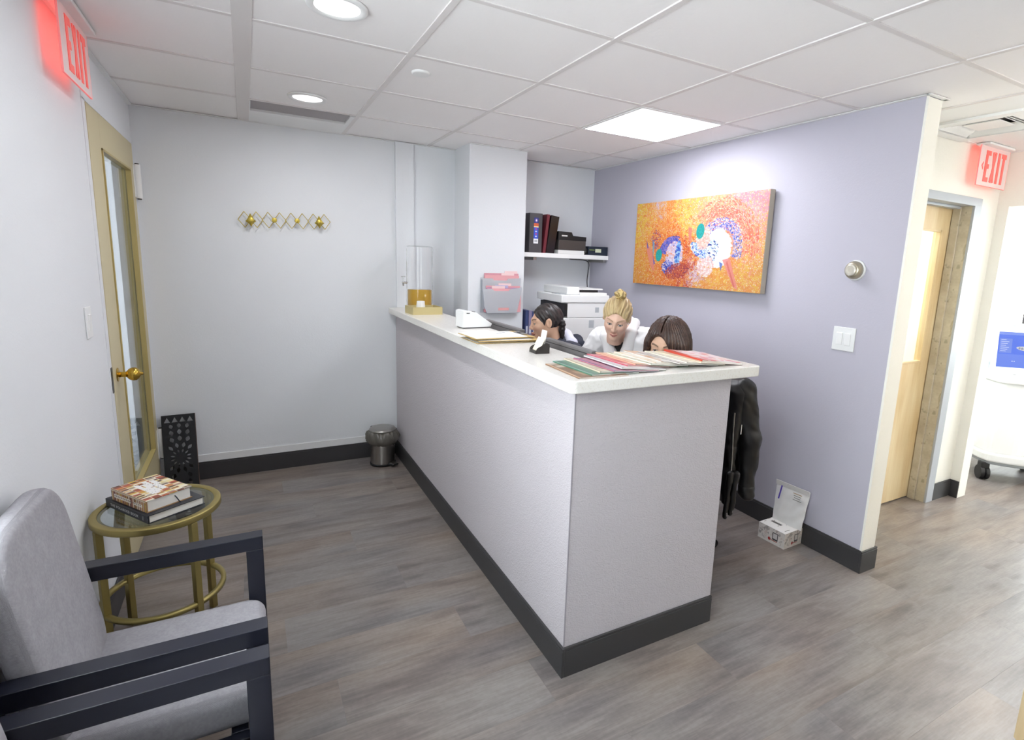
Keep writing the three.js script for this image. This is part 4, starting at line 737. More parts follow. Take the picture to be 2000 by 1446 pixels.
// ---------------------------------------------------------------- gold side table with glass top, and the books
{
  const t = thing('side_table', 'round gold side table with a glass top beside the armchairs', 'table', [-0.352, 0, -2.5]);
  const R = 0.213, y = 0.57;
  part('top_ring', lathe([[R - 0.026, y - 0.006], [R - 0.024, y], [R - 0.004, y], [R, y - 0.004], [R, y - 0.022], [R - 0.006, y - 0.028], [R - 0.024, y - 0.028], [R - 0.026, y - 0.024], [R - 0.026, y - 0.006]], 72), M.gold, t);
  part('glass_top', lathe([[0, y - 0.0115], [R - 0.0262, y - 0.0115], [R - 0.0262, y - 0.0035], [0, y - 0.0035]], 64), phys('#dfeae8', 0.02, { transmission: 1, thickness: 0.008, ior: 1.5 }), t);
  part('glass_lip', lathe([[R - 0.036, y - 0.0145], [R - 0.0255, y - 0.0145], [R - 0.0255, y - 0.0118], [R - 0.036, y - 0.0118], [R - 0.036, y - 0.0145]], 64), M.gold, t);
  part('lower_ring', lathe([[R - 0.02, 0.195], [R - 0.002, 0.195], [R - 0.002, 0.211], [R - 0.02, 0.211], [R - 0.02, 0.195]], 72), M.gold, t);
  for (const a of [0.908, 2.6, 3.93, 5.55]) part('leg', rbox(0.024, y - 0.026, 0.024, 0.002, 1), M.gold, t, [Math.cos(a) * (R - 0.013), (y - 0.028) / 2, Math.sin(a) * (R - 0.013)], [0, -a, 0]);
  const book = (name, x, yy, z, w, h, d, yaw, cover, label, spineTex, topTex) => {
    const b = thing(name, label, 'book', [x, yy, z], yaw, 'books on the side table');   // spine along +z side
    part('page_block', rbox(w - 0.008, h - 0.005, d - 0.008, 0.001, 1), M.pages, b, [0, h / 2, 0.002]);
    for (const [q, tx] of [[0.00125, null], [h - 0.00125, topTex]]) {
      const g = new THREE.BoxGeometry(w, 0.0025, d), p = g.attributes.position, uv = g.attributes.uv; for (let i = 0; i < p.count; i++) uv.setXY(i, p.getX(i) / w + 0.5, 0.5 - p.getZ(i) / d);
      part('cover_board', g, tx ? std('#ffffff', 0.35, { map: tx }) : cover, b, [0, q, 0]);
    }
    const sp = rbox(w, h, 0.006, 0.002, 2); part('spine', sp, cover, b, [0, h / 2, d / 2 - 0.002]);
    const g = new THREE.PlaneGeometry(w * 0.98, h * 0.9); part('spine_print', new THREE.BoxGeometry(w * 0.98, h * 0.9, 0.0006), std('#ffffff', 0.4, { map: spineTex }), b, [0, h / 2, d / 2 + 0.0011]);
    return b;
  };
  const dark = std('#2b2e36', 0.4);
  const spineA = canvasTexture(512, 64, (k) => { k.fillStyle = '#2b2e36'; k.fillRect(0, 0, 512, 64); k.fillStyle = '#d8d8da'; k.font = 'bold 34px sans-serif'; k.fillText('THE POLAROID BOOK', 60, 44); k.fillRect(452, 14, 3, 36); k.fillRect(462, 14, 3, 36); });
  book('photo_book', -0.36, y - 0.0033, -2.515, 0.295, 0.032, 0.205, -0.977, dark, 'dark hardback book lying under the patterned book on the glass table', spineA, null);
  const stripes = canvasTexture(512, 384, (k, W, H) => {
    const q = mulberry(31); k.fillStyle = '#d9cbb4'; k.fillRect(0, 0, W, H); const cols = ['#8a4a34', '#d9b24c', '#efe6d2', '#5a3a34', '#c98a4a', '#b9593f', '#e8d9a0', '#a89c90'];
    for (let y = 0; y < 6; y++) { let x = 0; while (x < W) { const w = 6 + q() * 26; k.fillStyle = cols[Math.floor(q() * cols.length)]; k.fillRect(x, y * 64, w, 60); x += w; } k.fillStyle = '#ece4d6'; k.fillRect(0, y * 64 + 60, W, 4); }
    k.fillStyle = '#f0efee'; for (const [x, y, w, h] of [[110, 96, 120, 42], [200, 120, 170, 46], [90, 150, 150, 40], [150, 176, 240, 46], [230, 206, 190, 44], [120, 232, 160, 40], [280, 236, 130, 36]]) k.fillRect(x, y, w, h);
    k.fillStyle = '#8c8680'; for (let i = 0; i < 40; i++) k.fillRect(110 + q() * 290, 104 + q() * 160, 5 + q() * 9, 5);
    k.fillStyle = '#b08a5a'; k.font = 'bold 30px serif'; k.fillText('&', 250, 200);
  });
  const spineB = canvasTexture(512, 96, (k, W, H) => { const q = mulberry(32); for (let x = 0; x < W; x += 9) { k.fillStyle = ['#7c4034', '#c9a44c', '#5a3434', '#b9806a', '#e0d2b8', '#9a5a48'][Math.floor(q() * 6)]; k.fillRect(x, 0, 9, H); } k.fillStyle = '#d9cbb4'; k.fillRect(0, 0, W, 12); k.fillStyle = '#efe9df'; k.fillRect(40, 34, 250, 34); k.fillRect(330, 40, 130, 26); k.fillStyle = '#7a6a60'; for (let i = 0; i < 16; i++) k.fillRect(50 + i * 25, 44, 12, 12); });
  const b2 = book('pattern_book', -0.368, y + 0.0289, -2.507, 0.235, 0.047, 0.165, -0.96, std('#a8835c', 0.4), 'thick hardback with a striped bookshelf pattern lying on the dark book', spineB, stripes);
  part('ribbon', tube([[0.112, 0.03, -0.02], [0.119, 0.024, -0.022], [0.122, 0.006, -0.03], [0.124, -0.012, -0.042]], 0.0022, 12, 6), std('#1f2430', 0.6), b2);
}
// ---------------------------------------------------------------- office chairs of the staff
function officeChair(x, z, yaw, label) {
  const t = thing('office_chair', label, 'chair', [x, 0, z], yaw, 'office chairs behind the counter');   // faces -x
  part('seat', boxUV(roundedSlab(0.46, 0.46, 0.07, 0.08, 0.025).rotateX(-Math.PI / 2), 0.3), M.black, t, [0, 0.455, 0]);
  part('backrest', boxUV(roundedSlab(0.42, 0.44, 0.05, 0.08, 0.018).rotateY(Math.PI / 2), 0.3), M.black, t, [0.235, 0.765, 0], [0, 0, -0.1]);
  part('back_bar', tube([[0.05, 0.41, 0], [0.22, 0.4, 0], [0.262, 0.46, 0], [0.268, 0.7, 0]], 0.014, 16, 8), M.black, t);
  part('gas_lift', rod(V(0, 0.09, 0), V(0, 0.42, 0), 0.024), M.charcoal, t);
  for (let i = 0; i < 5; i++) {
    const a = i * 1.2566 + 0.3, dx = Math.cos(a), dz = Math.sin(a);
    const l = part('base_leg', rod(V(dx * 0.02, 0.1, dz * 0.02), V(dx * 0.27, 0.07, dz * 0.27), 0.02, 0.014), M.black, t);
    part('caster', merge([new THREE.CylinderGeometry(0.027, 0.027, 0.04, 16).rotateX(Math.PI / 2).rotateY(-a).translate(dx * 0.27, 0.0275, dz * 0.27)]), M.black, l);
  }
  return t;
}
officeChair(2.0, -2.12, 0.04, 'black office chair with a black jacket hung over its back');
officeChair(1.93, -3.1, -0.05, 'black office chair nearest the white copier');

// ---------------------------------------------------------------- bodies: distance fields meshed with surface nets
function nets(sdf, lo, hi, cell, colour) {
  const nx = Math.ceil((hi[0] - lo[0]) / cell) + 1, ny = Math.ceil((hi[1] - lo[1]) / cell) + 1, nz = Math.ceil((hi[2] - lo[2]) / cell) + 1;
  const f = new Float32Array(nx * ny * nz), id = (i, j, k) => i + nx * (j + ny * k);
  const S = 5, far = cell * S * 0.87 * 1.5 + 0.012;   // blocks far from the surface take the value at their middle
  for (let K = 0; K < nz; K += S) for (let J = 0; J < ny; J += S) for (let I = 0; I < nx; I += S) {
    const d = sdf(lo[0] + (I + S / 2 - 0.5) * cell, lo[1] + (J + S / 2 - 0.5) * cell, lo[2] + (K + S / 2 - 0.5) * cell), skip = Math.abs(d) > far;
    for (let k = K; k < Math.min(nz, K + S); k++) for (let j = J; j < Math.min(ny, J + S); j++) for (let i = I; i < Math.min(nx, I + S); i++) f[id(i, j, k)] = skip ? d : sdf(lo[0] + i * cell, lo[1] + j * cell, lo[2] + k * cell);
  }
  const vert = new Int32Array(nx * ny * nz).fill(-1), pos = [], idx = [];
  const E = [[0, 1], [2, 3], [4, 5], [6, 7], [0, 2], [1, 3], [4, 6], [5, 7], [0, 4], [1, 5], [2, 6], [3, 7]];
  for (let k = 0; k < nz - 1; k++) for (let j = 0; j < ny - 1; j++) for (let i = 0; i < nx - 1; i++) {
    const v = []; let m = 0; for (let c = 0; c < 8; c++) { v[c] = f[id(i + (c & 1), j + ((c >> 1) & 1), k + (c >> 2))]; if (v[c] < 0) m++; }
    if (m === 0 || m === 8) continue;
    let x = 0, y = 0, z = 0, n = 0;
    for (const [a, b] of E) if ((v[a] < 0) !== (v[b] < 0)) { const t = v[a] / (v[a] - v[b]); x += (a & 1) + t * ((b & 1) - (a & 1)); y += ((a >> 1) & 1) + t * (((b >> 1) & 1) - ((a >> 1) & 1)); z += (a >> 2) + t * ((b >> 2) - (a >> 2)); n++; }
    vert[id(i, j, k)] = pos.length / 3; pos.push(lo[0] + (i + x / n) * cell, lo[1] + (j + y / n) * cell, lo[2] + (k + z / n) * cell);
  }
  const quad = (a, b, c, d, flip) => { if (a < 0 || b < 0 || c < 0 || d < 0) return; flip ? idx.push(a, c, b, a, d, c) : idx.push(a, b, c, a, c, d); };
  for (let k = 1; k < nz - 1; k++) for (let j = 1; j < ny - 1; j++) for (let i = 1; i < nx - 1; i++) {
    const s = f[id(i, j, k)] < 0;
    if (s !== f[id(i + 1, j, k)] < 0) quad(vert[id(i, j - 1, k - 1)], vert[id(i, j, k - 1)], vert[id(i, j, k)], vert[id(i, j - 1, k)], !s);
    if (s !== f[id(i, j + 1, k)] < 0) quad(vert[id(i - 1, j, k - 1)], vert[id(i - 1, j, k)], vert[id(i, j, k)], vert[id(i, j, k - 1)], !s);
    if (s !== f[id(i, j, k + 1)] < 0) quad(vert[id(i - 1, j - 1, k)], vert[id(i, j - 1, k)], vert[id(i, j, k)], vert[id(i - 1, j, k)], !s);
  }
  const g = new THREE.BufferGeometry(); g.setAttribute('position', new THREE.Float32BufferAttribute(pos, 3)); g.setIndex(idx);
  const nor = new Float32Array(pos.length), col = colour ? new Float32Array(pos.length) : null, e = cell * 0.5, c3 = new THREE.Color();
  for (let i = 0; i < pos.length; i += 3) {
    const x = pos[i], y = pos[i + 1], z = pos[i + 2]; let a = sdf(x + e, y, z) - sdf(x - e, y, z), b = sdf(x, y + e, z) - sdf(x, y - e, z), c = sdf(x, y, z + e) - sdf(x, y, z - e); const l = Math.hypot(a, b, c) || 1;
    nor[i] = a / l; nor[i + 1] = b / l; nor[i + 2] = c / l;
    if (col) { const q = colour(x, y, z, a / l, b / l, c / l); c3.setRGB(q[0] / 255, q[1] / 255, q[2] / 255, THREE.SRGBColorSpace); col[i] = c3.r; col[i + 1] = c3.g; col[i + 2] = c3.b; }
  }
  g.setAttribute('normal', new THREE.BufferAttribute(nor, 3)); if (col) g.setAttribute('color', new THREE.BufferAttribute(col, 3));
  return g;
}
const smin = (a, b, k) => { const h = Math.max(k - Math.abs(a - b), 0) / k; return Math.min(a, b) - h * h * k * 0.25; }, smax = (a, b, k) => -smin(-a, -b, k);
function cap(x, y, z, a, b, ra, rb) { const bx = b[0] - a[0], by = b[1] - a[1], bz = b[2] - a[2], px = x - a[0], py = y - a[1], pz = z - a[2], h = clamp((px * bx + py * by + pz * bz) / (bx * bx + by * by + bz * bz)); return Math.hypot(px - bx * h, py - by * h, pz - bz * h) - mix(ra, rb, h); }
function ell(x, y, z, c, r) { const px = (x - c[0]) / r[0], py = (y - c[1]) / r[1], pz = (z - c[2]) / r[2], k = Math.hypot(px, py, pz), q = Math.hypot(px / r[0], py / r[1], pz / r[2]); return q < 1e-9 ? -Math.min(...r) : k * (k - 1) / q; }
const chain = (list, k) => (x, y, z) => { let d = 9; for (const [a, b, ra, rb] of list) d = smin(d, cap(x, y, z, a, b, ra, rb ?? ra), k); return d; };
function bounds(list, m = 0.03) { const lo = [9, 9, 9], hi = [-9, -9, -9]; for (const [a, b, ra, rb] of list) for (const [p, r] of [[a, ra], [b, rb ?? ra]]) for (let i = 0; i < 3; i++) { lo[i] = Math.min(lo[i], p[i] - r - m); hi[i] = Math.max(hi[i], p[i] + r + m); } return [lo, hi]; }

// head in its own frame: y up, +z the way the face looks, x to the person's left; a head of 0.235 m
function headField(o = {}) {
  const js = o.jaw ?? 1;
  return (x, y, z) => {
    const ax = Math.abs(x);
    let d = ell(x, y, z, [0, 0.032, -0.018], [0.074, 0.085, 0.094]);
    d = smin(d, ell(x, y, z, [0, -0.018, 0.03], [0.064, 0.079, 0.058]), 0.03);
    d = smin(d, cap(ax, y, z, [0.044, -0.052, 0.0], [0.012, -0.094, 0.058], 0.02, 0.019), 0.03 * js);
    d = smin(d, ell(ax, y, z, [0.036, -0.024, 0.06], [0.022, 0.02, 0.02]), 0.025);
    d = smin(d, cap(ax, y, z, [0.006, 0.024, 0.083], [0.045, 0.022, 0.062], 0.009, 0.009), 0.02);
    d = smax(d, -(Math.hypot(ax - 0.031, y - 0.004, z - 0.1) - 0.019), 0.016);
    d = smin(d, Math.hypot(ax - 0.0305, y - 0.002, z - 0.0705) - 0.0135, 0.003);
    d = smin(d, cap(x, y, z, [0, 0.012, 0.085], [0, -0.029, 0.1015], 0.0065, 0.0088), 0.012);
    d = smin(d, Math.hypot(ax - 0.009, y + 0.034, z - 0.093) - 0.0068, 0.008);
    d = smin(d, cap(ax, y, z, [0, -0.0605, 0.0935], [0.021, -0.0625, 0.082], 0.0055, 0.003), 0.006);
    d = smin(d, cap(ax, y, z, [0, -0.0705, 0.0925], [0.018, -0.067, 0.083], 0.0065, 0.003), 0.006);
    d = smin(d, Math.hypot(x, y + 0.099, z - 0.072) - 0.017, 0.02);
    const ex = ax - 0.0775, ey = y - 0.002, ez = z + 0.008; d = smin(d, ell(ex, ey, ez, [0, 0, 0], [0.008, 0.031, 0.019]), 0.01); d = smax(d, -ell(ax - 0.086, y - 0.004, z + 0.004, [0, 0, 0], [0.006, 0.018, 0.01]), 0.006);
    d = smin(d, cap(x, y, z, [0, -0.06, -0.03], [0, -0.19, -0.055], 0.052, 0.05), 0.03);
    return d;
  };
}
function faceColour(skin, lip, brow, iris, o = {}) {
  return (x, y, z) => {
    const ax = Math.abs(x); let c = skin;
    if (z > 0.02) {
      c = mix3(c, lip, 0.9 * (sstep(0.0095, 0.004, Math.abs(y + 0.0655 + ax * 0.08)) * sstep(0.024, 0.019, ax) * sstep(0.074, 0.08, z)));
      c = mix3(c, mix3(skin, lip, 0.5), 0.35 * sstep(0.028, 0.01, Math.hypot(ax - 0.042, y + 0.03)));
      const bl = (ax - 0.014) / 0.036, by = 0.0245 + 0.006 * Math.sin(clamp(bl) * 2.2); if (bl > -0.05 && bl < 1.05) c = mix3(c, brow, 0.65 * sstep(0.0052, 0.002, Math.abs(y - by)));
      const dx = ax - 0.0305, dy = y - 0.001, open = 0.0058 * Math.sqrt(Math.max(0, 1 - (dx / 0.0145) ** 2));
      if (Math.abs(dx) < 0.0145 && z > 0.06) {
        if (Math.abs(dy) < open) { c = [206, 196, 190]; if (Math.hypot(dx + (o.gaze || 0) * Math.sign(x), dy + 0.001) < 0.0058) c = iris; }
        if (Math.abs(Math.abs(dy) - open) < 0.0016 && dy > -0.002) c = [52, 38, 34]; else if (dy < 0 && Math.abs(dy + open) < 0.0012) c = mix3(c, [120, 80, 70], 0.6);
      }
    }
    if (o.scalp) c = o.scalp(x, y, z, c);
    return c;
  };
}
const skinMat = phys('#ffffff', 0.5, { vertexColors: true, sheen: 0.15 });
const hairMat = std('#ffffff', 0.42, { vertexColors: true });
const clothMat = std('#ffffff', 0.9, { vertexColors: true, bumpMap: fabricBump, bumpScale: 0.0004 });
// a hand: wrist point, forearm direction, palm normal
function handBones(w, dir, up, s) {
  const d = V(...dir).normalize(), u = V(...up).normalize(), r = d.clone().cross(u).normalize().multiplyScalar(s), P = (a, b, c) => { const q = V(...w).addScaledVector(d, a).addScaledVector(r, b).addScaledVector(u, c); return [q.x, q.y, q.z]; }, L = [];
  for (const b of [-0.024, -0.008, 0.008, 0.024]) L.push([P(0.005, b * 0.6, 0), P(0.08, b, 0.003), 0.014, 0.012]);
  [[-0.026, 0.055], [-0.009, 0.068], [0.009, 0.073], [0.026, 0.066]].forEach(([b, l]) => { L.push([P(0.085, b, 0.003), P(0.085 + l * 0.45, b * 1.08, 0.006), 0.009, 0.0085], [P(0.085 + l * 0.45, b * 1.08, 0.006), P(0.085 + l * 0.8, b * 1.1, -0.004), 0.0085, 0.008], [P(0.085 + l * 0.8, b * 1.1, -0.004), P(0.085 + l, b * 1.1, -0.013), 0.008, 0.007]); });
  L.push([P(0.025, 0.028, -0.003), P(0.06, 0.05, -0.008), 0.012, 0.0105], [P(0.06, 0.05, -0.008), P(0.088, 0.056, -0.01), 0.0105, 0.009]);
  return L;
}
// one person: joints J in world metres
function person(o) {
  const t = thing('person', o.label, 'person', o.base);
  const B = V(...o.base), face = V(...o.face).normalize(), upv = V(...(o.up || [0, 1, 0])), xv = upv.clone().cross(face).normalize(), yv = face.clone().cross(xv).normalize();
  const m = new THREE.Matrix4().makeBasis(xv, yv, face), H = V(...o.head).sub(B); m.setPosition(H);
  const rel = (p) => [p[0] - B.x, p[1] - B.y, p[2] - B.z];
  const hf = headField(o), hs = o.size || 1;
  let hg = nets(hf, [-0.1, -0.2, -0.13], [0.1, 0.125, 0.13], 0.0028, o.colour); hg.scale(hs, hs, hs);
  const HG = hg.toNonIndexed(); HG.applyMatrix4(m);
  // skin body: neck into trunk, arms and hands
  const J = Object.fromEntries(Object.entries(o.joints).map(([k, p]) => [k, rel(p)])), bones = [];
  const nk = new THREE.Vector3(0, -0.15, -0.05).multiplyScalar(hs).applyMatrix4(m).toArray();
  bones.push([nk, J.neck, 0.048, 0.055], [J.neck, J.chest, 0.06, 0.1], [J.chest, J.hip, 0.1, 0.1]);
  for (const s of ['L', 'R']) bones.push([J.neck, J['sh' + s], 0.05, 0.048], [J['sh' + s], J['el' + s], 0.043, 0.036], [J['el' + s], J['wr' + s], 0.035, 0.026], [J.hip, J['th' + s], 0.09, 0.085], [J['th' + s], J['kn' + s], 0.075, 0.052], [J['kn' + s], J['an' + s], 0.05, 0.036]);
  const [lo, hi] = bounds(bones), bodyG = nets(chain(bones, 0.04), lo, hi, 0.018, () => o.skin).toNonIndexed();
  const hands = [];
  for (const s of ['L', 'R']) { const w = J['wr' + s], e = J['el' + s], d = [w[0] - e[0], Math.min(0, (w[1] - e[1]) * 0.2), w[2] - e[2]], L = handBones(w, d, [0, 1, 0], s === 'L' ? -1 : 1), [a, b] = bounds(L, 0.01); hands.push(nets(chain(L, 0.008), a, b, 0.0042, () => o.skin).toNonIndexed()); }
  const geo = mergeGeometries([HG, bodyG, ...hands]);
  const body = part('body', geo, skinMat, t);
  // clothing: the same limbs, thicker
  const cb = [[J.neck, J.chest, 0.08, 0.125], [J.chest, J.hip, 0.125, 0.125]];
  for (const s of ['L', 'R']) cb.push([[mix(J.neck[0], J['sh' + s][0], 0.3), J.neck[1] - 0.025, mix(J.neck[2], J['sh' + s][2], 0.3)], J['sh' + s], 0.062, 0.066 * (o.puff || 1)], [J['sh' + s], J['el' + s], 0.064 * (o.puff || 1), 0.054 * (o.puff || 1)], [J['el' + s], J['wr' + s], 0.053 * (o.puff || 1), 0.04]);
  if (o.coatTail) cb.push([J.hip, J.tail, 0.13, 0.16]);
  const base = chain(cb, 0.06), [clo, chi] = bounds(cb, 0.05);
  const cs = (x, y, z) => { let d = base(x, y, z) + 0.006 * n3(x * 9, y * 14, z * 9) + 0.003 * n3(x * 26, y * 20, z * 26); if (o.cut) d = o.cut(x, y, z, d); return d; };
  part(o.topName, nets(cs, clo, chi, 0.0085, o.clothColour || (() => o.cloth)), clothMat, t);
  const lb = []; for (const s of ['L', 'R']) lb.push([J.hip, J['th' + s], 0.12, 0.105], [J['th' + s], J['kn' + s], 0.092, 0.07], [J['kn' + s], [mix(J['kn' + s][0], J['an' + s][0], 0.93), mix(J['kn' + s][1], J['an' + s][1], 0.93), mix(J['kn' + s][2], J['an' + s][2], 0.93)], 0.068, 0.055]);
  const [llo, lhi] = bounds(lb); part('trousers', nets(chain(lb, 0.04), llo, lhi, 0.014, () => o.trousers), clothMat, t);
  for (const s of ['L', 'R']) { const a = J['an' + s], f = V(face.x, 0, face.z).normalize(), sb = [[[a[0], a[1] - 0.03, a[2]], [a[0] + f.x * 0.13, -B.y + 0.032, a[2] + f.z * 0.13], 0.04, 0.03], [[a[0], -B.y + 0.035, a[2]], [a[0] + f.x * 0.12, -B.y + 0.03, a[2] + f.z * 0.12], 0.034, 0.029]], [a1, b1] = bounds(sb); part('shoe', nets(chain(sb, 0.03), a1, b1, 0.01, () => [42, 40, 42]), clothMat, t); }
  // hair in the head's frame
  for (const h of o.hair) { let g = nets(h.f, h.lo, h.hi, h.cell || 0.0035, h.colour); g.scale(hs, hs, hs); g = g.toNonIndexed(); g.applyMatrix4(m); part(h.name, g, hairMat, t); }
  if (o.extra) o.extra(t, J, m);
  if (o.move) t.position.add(V(...o.move));
  return t;
}
const skull = (x, y, z, g) => ell(x, y, z, [0, 0.032, -0.018], [0.074 + g, 0.085 + g, 0.094 + g]);
// --- woman in the white coat, leaning over the desk
person({
  label: 'person with a blond bun in a white coat bending forward behind the counter', base: [2.2, 0, -2.55], head: [1.695, 1.285, -2.325], move: [0.06, 0.006, -0.083], face: [-0.64, -0.42, 0.68], up: [0.1, 1, 0.05], size: 0.93,
  skin: [226, 186, 164], cloth: [236, 234, 236], trousers: [46, 46, 54], topName: 'coat', coatTail: true,
  colour: faceColour([228, 188, 166], [204, 128, 120], [158, 124, 96], [74, 84, 90]),
  joints: { neck: [1.835, 1.165, -2.45], chest: [1.95, 1.08, -2.5], hip: [2.13, 0.92, -2.6], tail: [2.18, 0.62, -2.62], shL: [1.93, 1.145, -2.335], shR: [1.8, 1.12, -2.62], elL: [1.74, 0.94, -2.345], elR: [1.66, 0.92, -2.66], wrL: [1.58, 0.79, -2.4], wrR: [1.53, 0.785, -2.54], thL: [2.13, 0.86, -2.53], thR: [2.13, 0.86, -2.68], knL: [2.17, 0.47, -2.53], knR: [2.2, 0.47, -2.7], anL: [2.2, 0.09, -2.53], anR: [2.28, 0.09, -2.7] },
  cut: (x, y, z, d) => { // open collar down the front
    const ax = 1.79 - 2.2, az = -2.385 + 2.55; const q = cap(x, y, z, [ax + 0.05, 1.2, az - 0.02], [ax - 0.06, 1.02, az - 0.03], 0.045, 0.008); return smax(d, -q, 0.012); },
  extra: (t, J) => {
    const lap = [[[-0.3, 1.245, 0.075], [-0.33, 1.245, 0.16], 0.026, 0.026], [[-0.33, 1.245, 0.16], [-0.395, 1.2, 0.215], 0.026, 0.028], [[-0.3, 1.245, 0.075], [-0.4, 1.215, 0.02], 0.026, 0.026], [[-0.4, 1.215, 0.02], [-0.47, 1.16, 0.075], 0.026, 0.028], [[-0.395, 1.2, 0.215], [-0.405, 1.08, 0.2], 0.028, 0.034], [[-0.405, 1.08, 0.2], [-0.41, 0.96, 0.165], 0.034, 0.02], [[-0.47, 1.16, 0.075], [-0.455, 1.07, 0.115], 0.028, 0.034], [[-0.455, 1.07, 0.115], [-0.42, 0.96, 0.15], 0.034, 0.02]];
    const [a, b] = bounds(lap); part('lapel', nets(chain(lap, 0.02), a, b, 0.006, () => [240, 238, 240]), clothMat, t);
    const sh = [[[-0.385, 1.14, 0.13], [-0.39, 0.98, 0.14], 0.045, 0.05]], [c, e] = bounds(sh); part('undershirt', nets(chain(sh, 0.02), c, e, 0.008, () => [38, 36, 38]), clothMat, t);
  },
  hair: [{
    name: 'hair', lo: [-0.11, -0.1, -0.14], hi: [0.11, 0.15, 0.11],
    f: (x, y, z) => { let d = skull(x, y, z, 0.011 + 0.0022 * Math.sin(Math.atan2(x, y + 0.12) * 60 + 2 * n3(x * 20, y * 20, z * 20))); d = smax(d, -ell(x, y, z, [0, -0.05, 0.085], [0.066, 0.118, 0.075]), 0.012); d = smax(d, -(y + 0.05 + Math.max(0, z) * 0.2), 0.01); d = smax(d, -ell(Math.abs(x), y, z, [0.088, -0.002, -0.006], [0.018, 0.03, 0.02]), 0.008); return d; },
    colour: (x, y, z) => { const a = Math.atan2(x, y + 0.12); const s = 0.5 + 0.5 * n3(a * 16, z * 5, y * 3); const hl = sstep(-0.2, 0.5, n3(a * 26, z * 6, 3)); return mix3(mix3([150, 122, 84], [208, 184, 134], s), [228, 210, 168], 0.6 * hl); },
  }, {
    name: 'bun', lo: [-0.06, 0.08, -0.09], hi: [0.06, 0.19, 0.04],
    f: (x, y, z) => { const px = x, py = y - 0.142, pz = z + 0.025; const r = Math.hypot(px, py * 1.08, pz), a = Math.atan2(py, px); return r - 0.033 - 0.0035 * Math.sin(a * 4 + r * 60 + pz * 90) - 0.002 * n3(px * 60, py * 60, pz * 60); },
    colour: (x, y, z) => { const s = 0.5 + 0.5 * Math.sin(Math.atan2(y - 0.142, x) * 6 + z * 120 + 2 * n3(x * 40, y * 40, z * 40)); return mix3([138, 112, 66], [216, 192, 130], s); },
  }],
});
// --- woman seated at the far monitor, in profile
person({
  label: 'person with dark braided hair and navy jacket seated in profile behind the counter', base: [1.93, 0, -3.1], head: [1.655, 1.195, -3.035], face: [-0.92, -0.1, -0.3], size: 0.98,
  skin: [220, 176, 148], cloth: [50, 53, 66], trousers: [40, 42, 54], topName: 'jacket', puff: 1.25,
  colour: faceColour([222, 178, 150], [186, 110, 100], [74, 54, 44], [60, 44, 36], { scalp: (x, y, z, c) => (y > 0.055 && z < 0.07 ? mix3(c, [96, 74, 62], 0.6) : c) }),
  joints: { neck: [1.735, 1.045, -3.05], chest: [1.79, 0.86, -3.08], hip: [1.9, 0.6, -3.1], shL: [1.76, 1.0, -2.9], shR: [1.74, 1.0, -3.23], elL: [1.68, 0.8, -2.9], elR: [1.66, 0.8, -3.3], wrL: [1.5, 0.79, -2.96], wrR: [1.5, 0.79, -3.2], thL: [1.84, 0.595, -3.0], thR: [1.84, 0.595, -3.2], knL: [1.5, 0.56, -2.98], knR: [1.5, 0.56, -3.2], anL: [1.48, 0.09, -2.98], anR: [1.48, 0.09, -3.2] },
  extra: (t) => {
    const hood = [[[-0.13, 1.07, 0.16], [-0.17, 0.98, 0.12], 0.03, 0.03], [[-0.09, 1.1, 0.02], [-0.13, 1.07, 0.16], 0.04, 0.034], [[-0.1, 1.1, 0.0], [-0.15, 1.07, -0.1], 0.04, 0.034], [[-0.15, 1.07, -0.1], [-0.21, 0.97, -0.02], 0.03, 0.026], [[-0.17, 0.98, 0.12], [-0.22, 0.93, 0.04], 0.03, 0.026]], [a, b] = bounds(hood);
    part('hood', nets(chain(hood, 0.03), a, b, 0.007, () => [214, 214, 228]), clothMat, t);
    const col = [[[-0.05, 1.05, 0.14], [-0.01, 1.06, 0.02], 0.035, 0.04], [[-0.01, 1.06, 0.02], [-0.06, 1.04, -0.1], 0.04, 0.03]], [c, e] = bounds(col); part('collar', nets(chain(col, 0.03), c, e, 0.008, () => [44, 47, 60]), clothMat, t);
  },
  hair: [{
    name: 'braids', lo: [-0.11, -0.15, -0.17], hi: [0.11, 0.14, 0.1],
    f: (x, y, z) => { const row = Math.sin((x * 0.9 + 0.05 * Math.sin(z * 14)) * 190) * 0.0025, knot = Math.sin((z - y * 0.6) * 260) * 0.0012; let d = skull(x, y, z, 0.007 + row + knot); d = smax(d, -ell(x, y, z, [0, -0.055, 0.085], [0.076, 0.122, 0.09]), 0.008); d = smax(d, -(y + 0.045 + z * 0.25), 0.01); d = smax(d, -ell(Math.abs(x), y, z, [0.086, -0.002, -0.004], [0.02, 0.034, 0.024]), 0.008); for (const s of [-0.035, -0.012, 0.012, 0.035]) d = smin(d, cap(x, y, z, [s, -0.01, -0.108], [s * 0.8, -0.1, -0.1], 0.018 + 0.003 * Math.sin(y * 220), 0.013), 0.008); return d; },
    colour: (x, y, z) => { const k = Math.sin((x * 0.9 + 0.05 * Math.sin(z * 14)) * 190); return mix3([40, 32, 32], k > 0.2 ? [62, 52, 50] : [34, 28, 30], 0.5 + 0.5 * n3(x * 60, y * 60, z * 60)); },
  }],
});
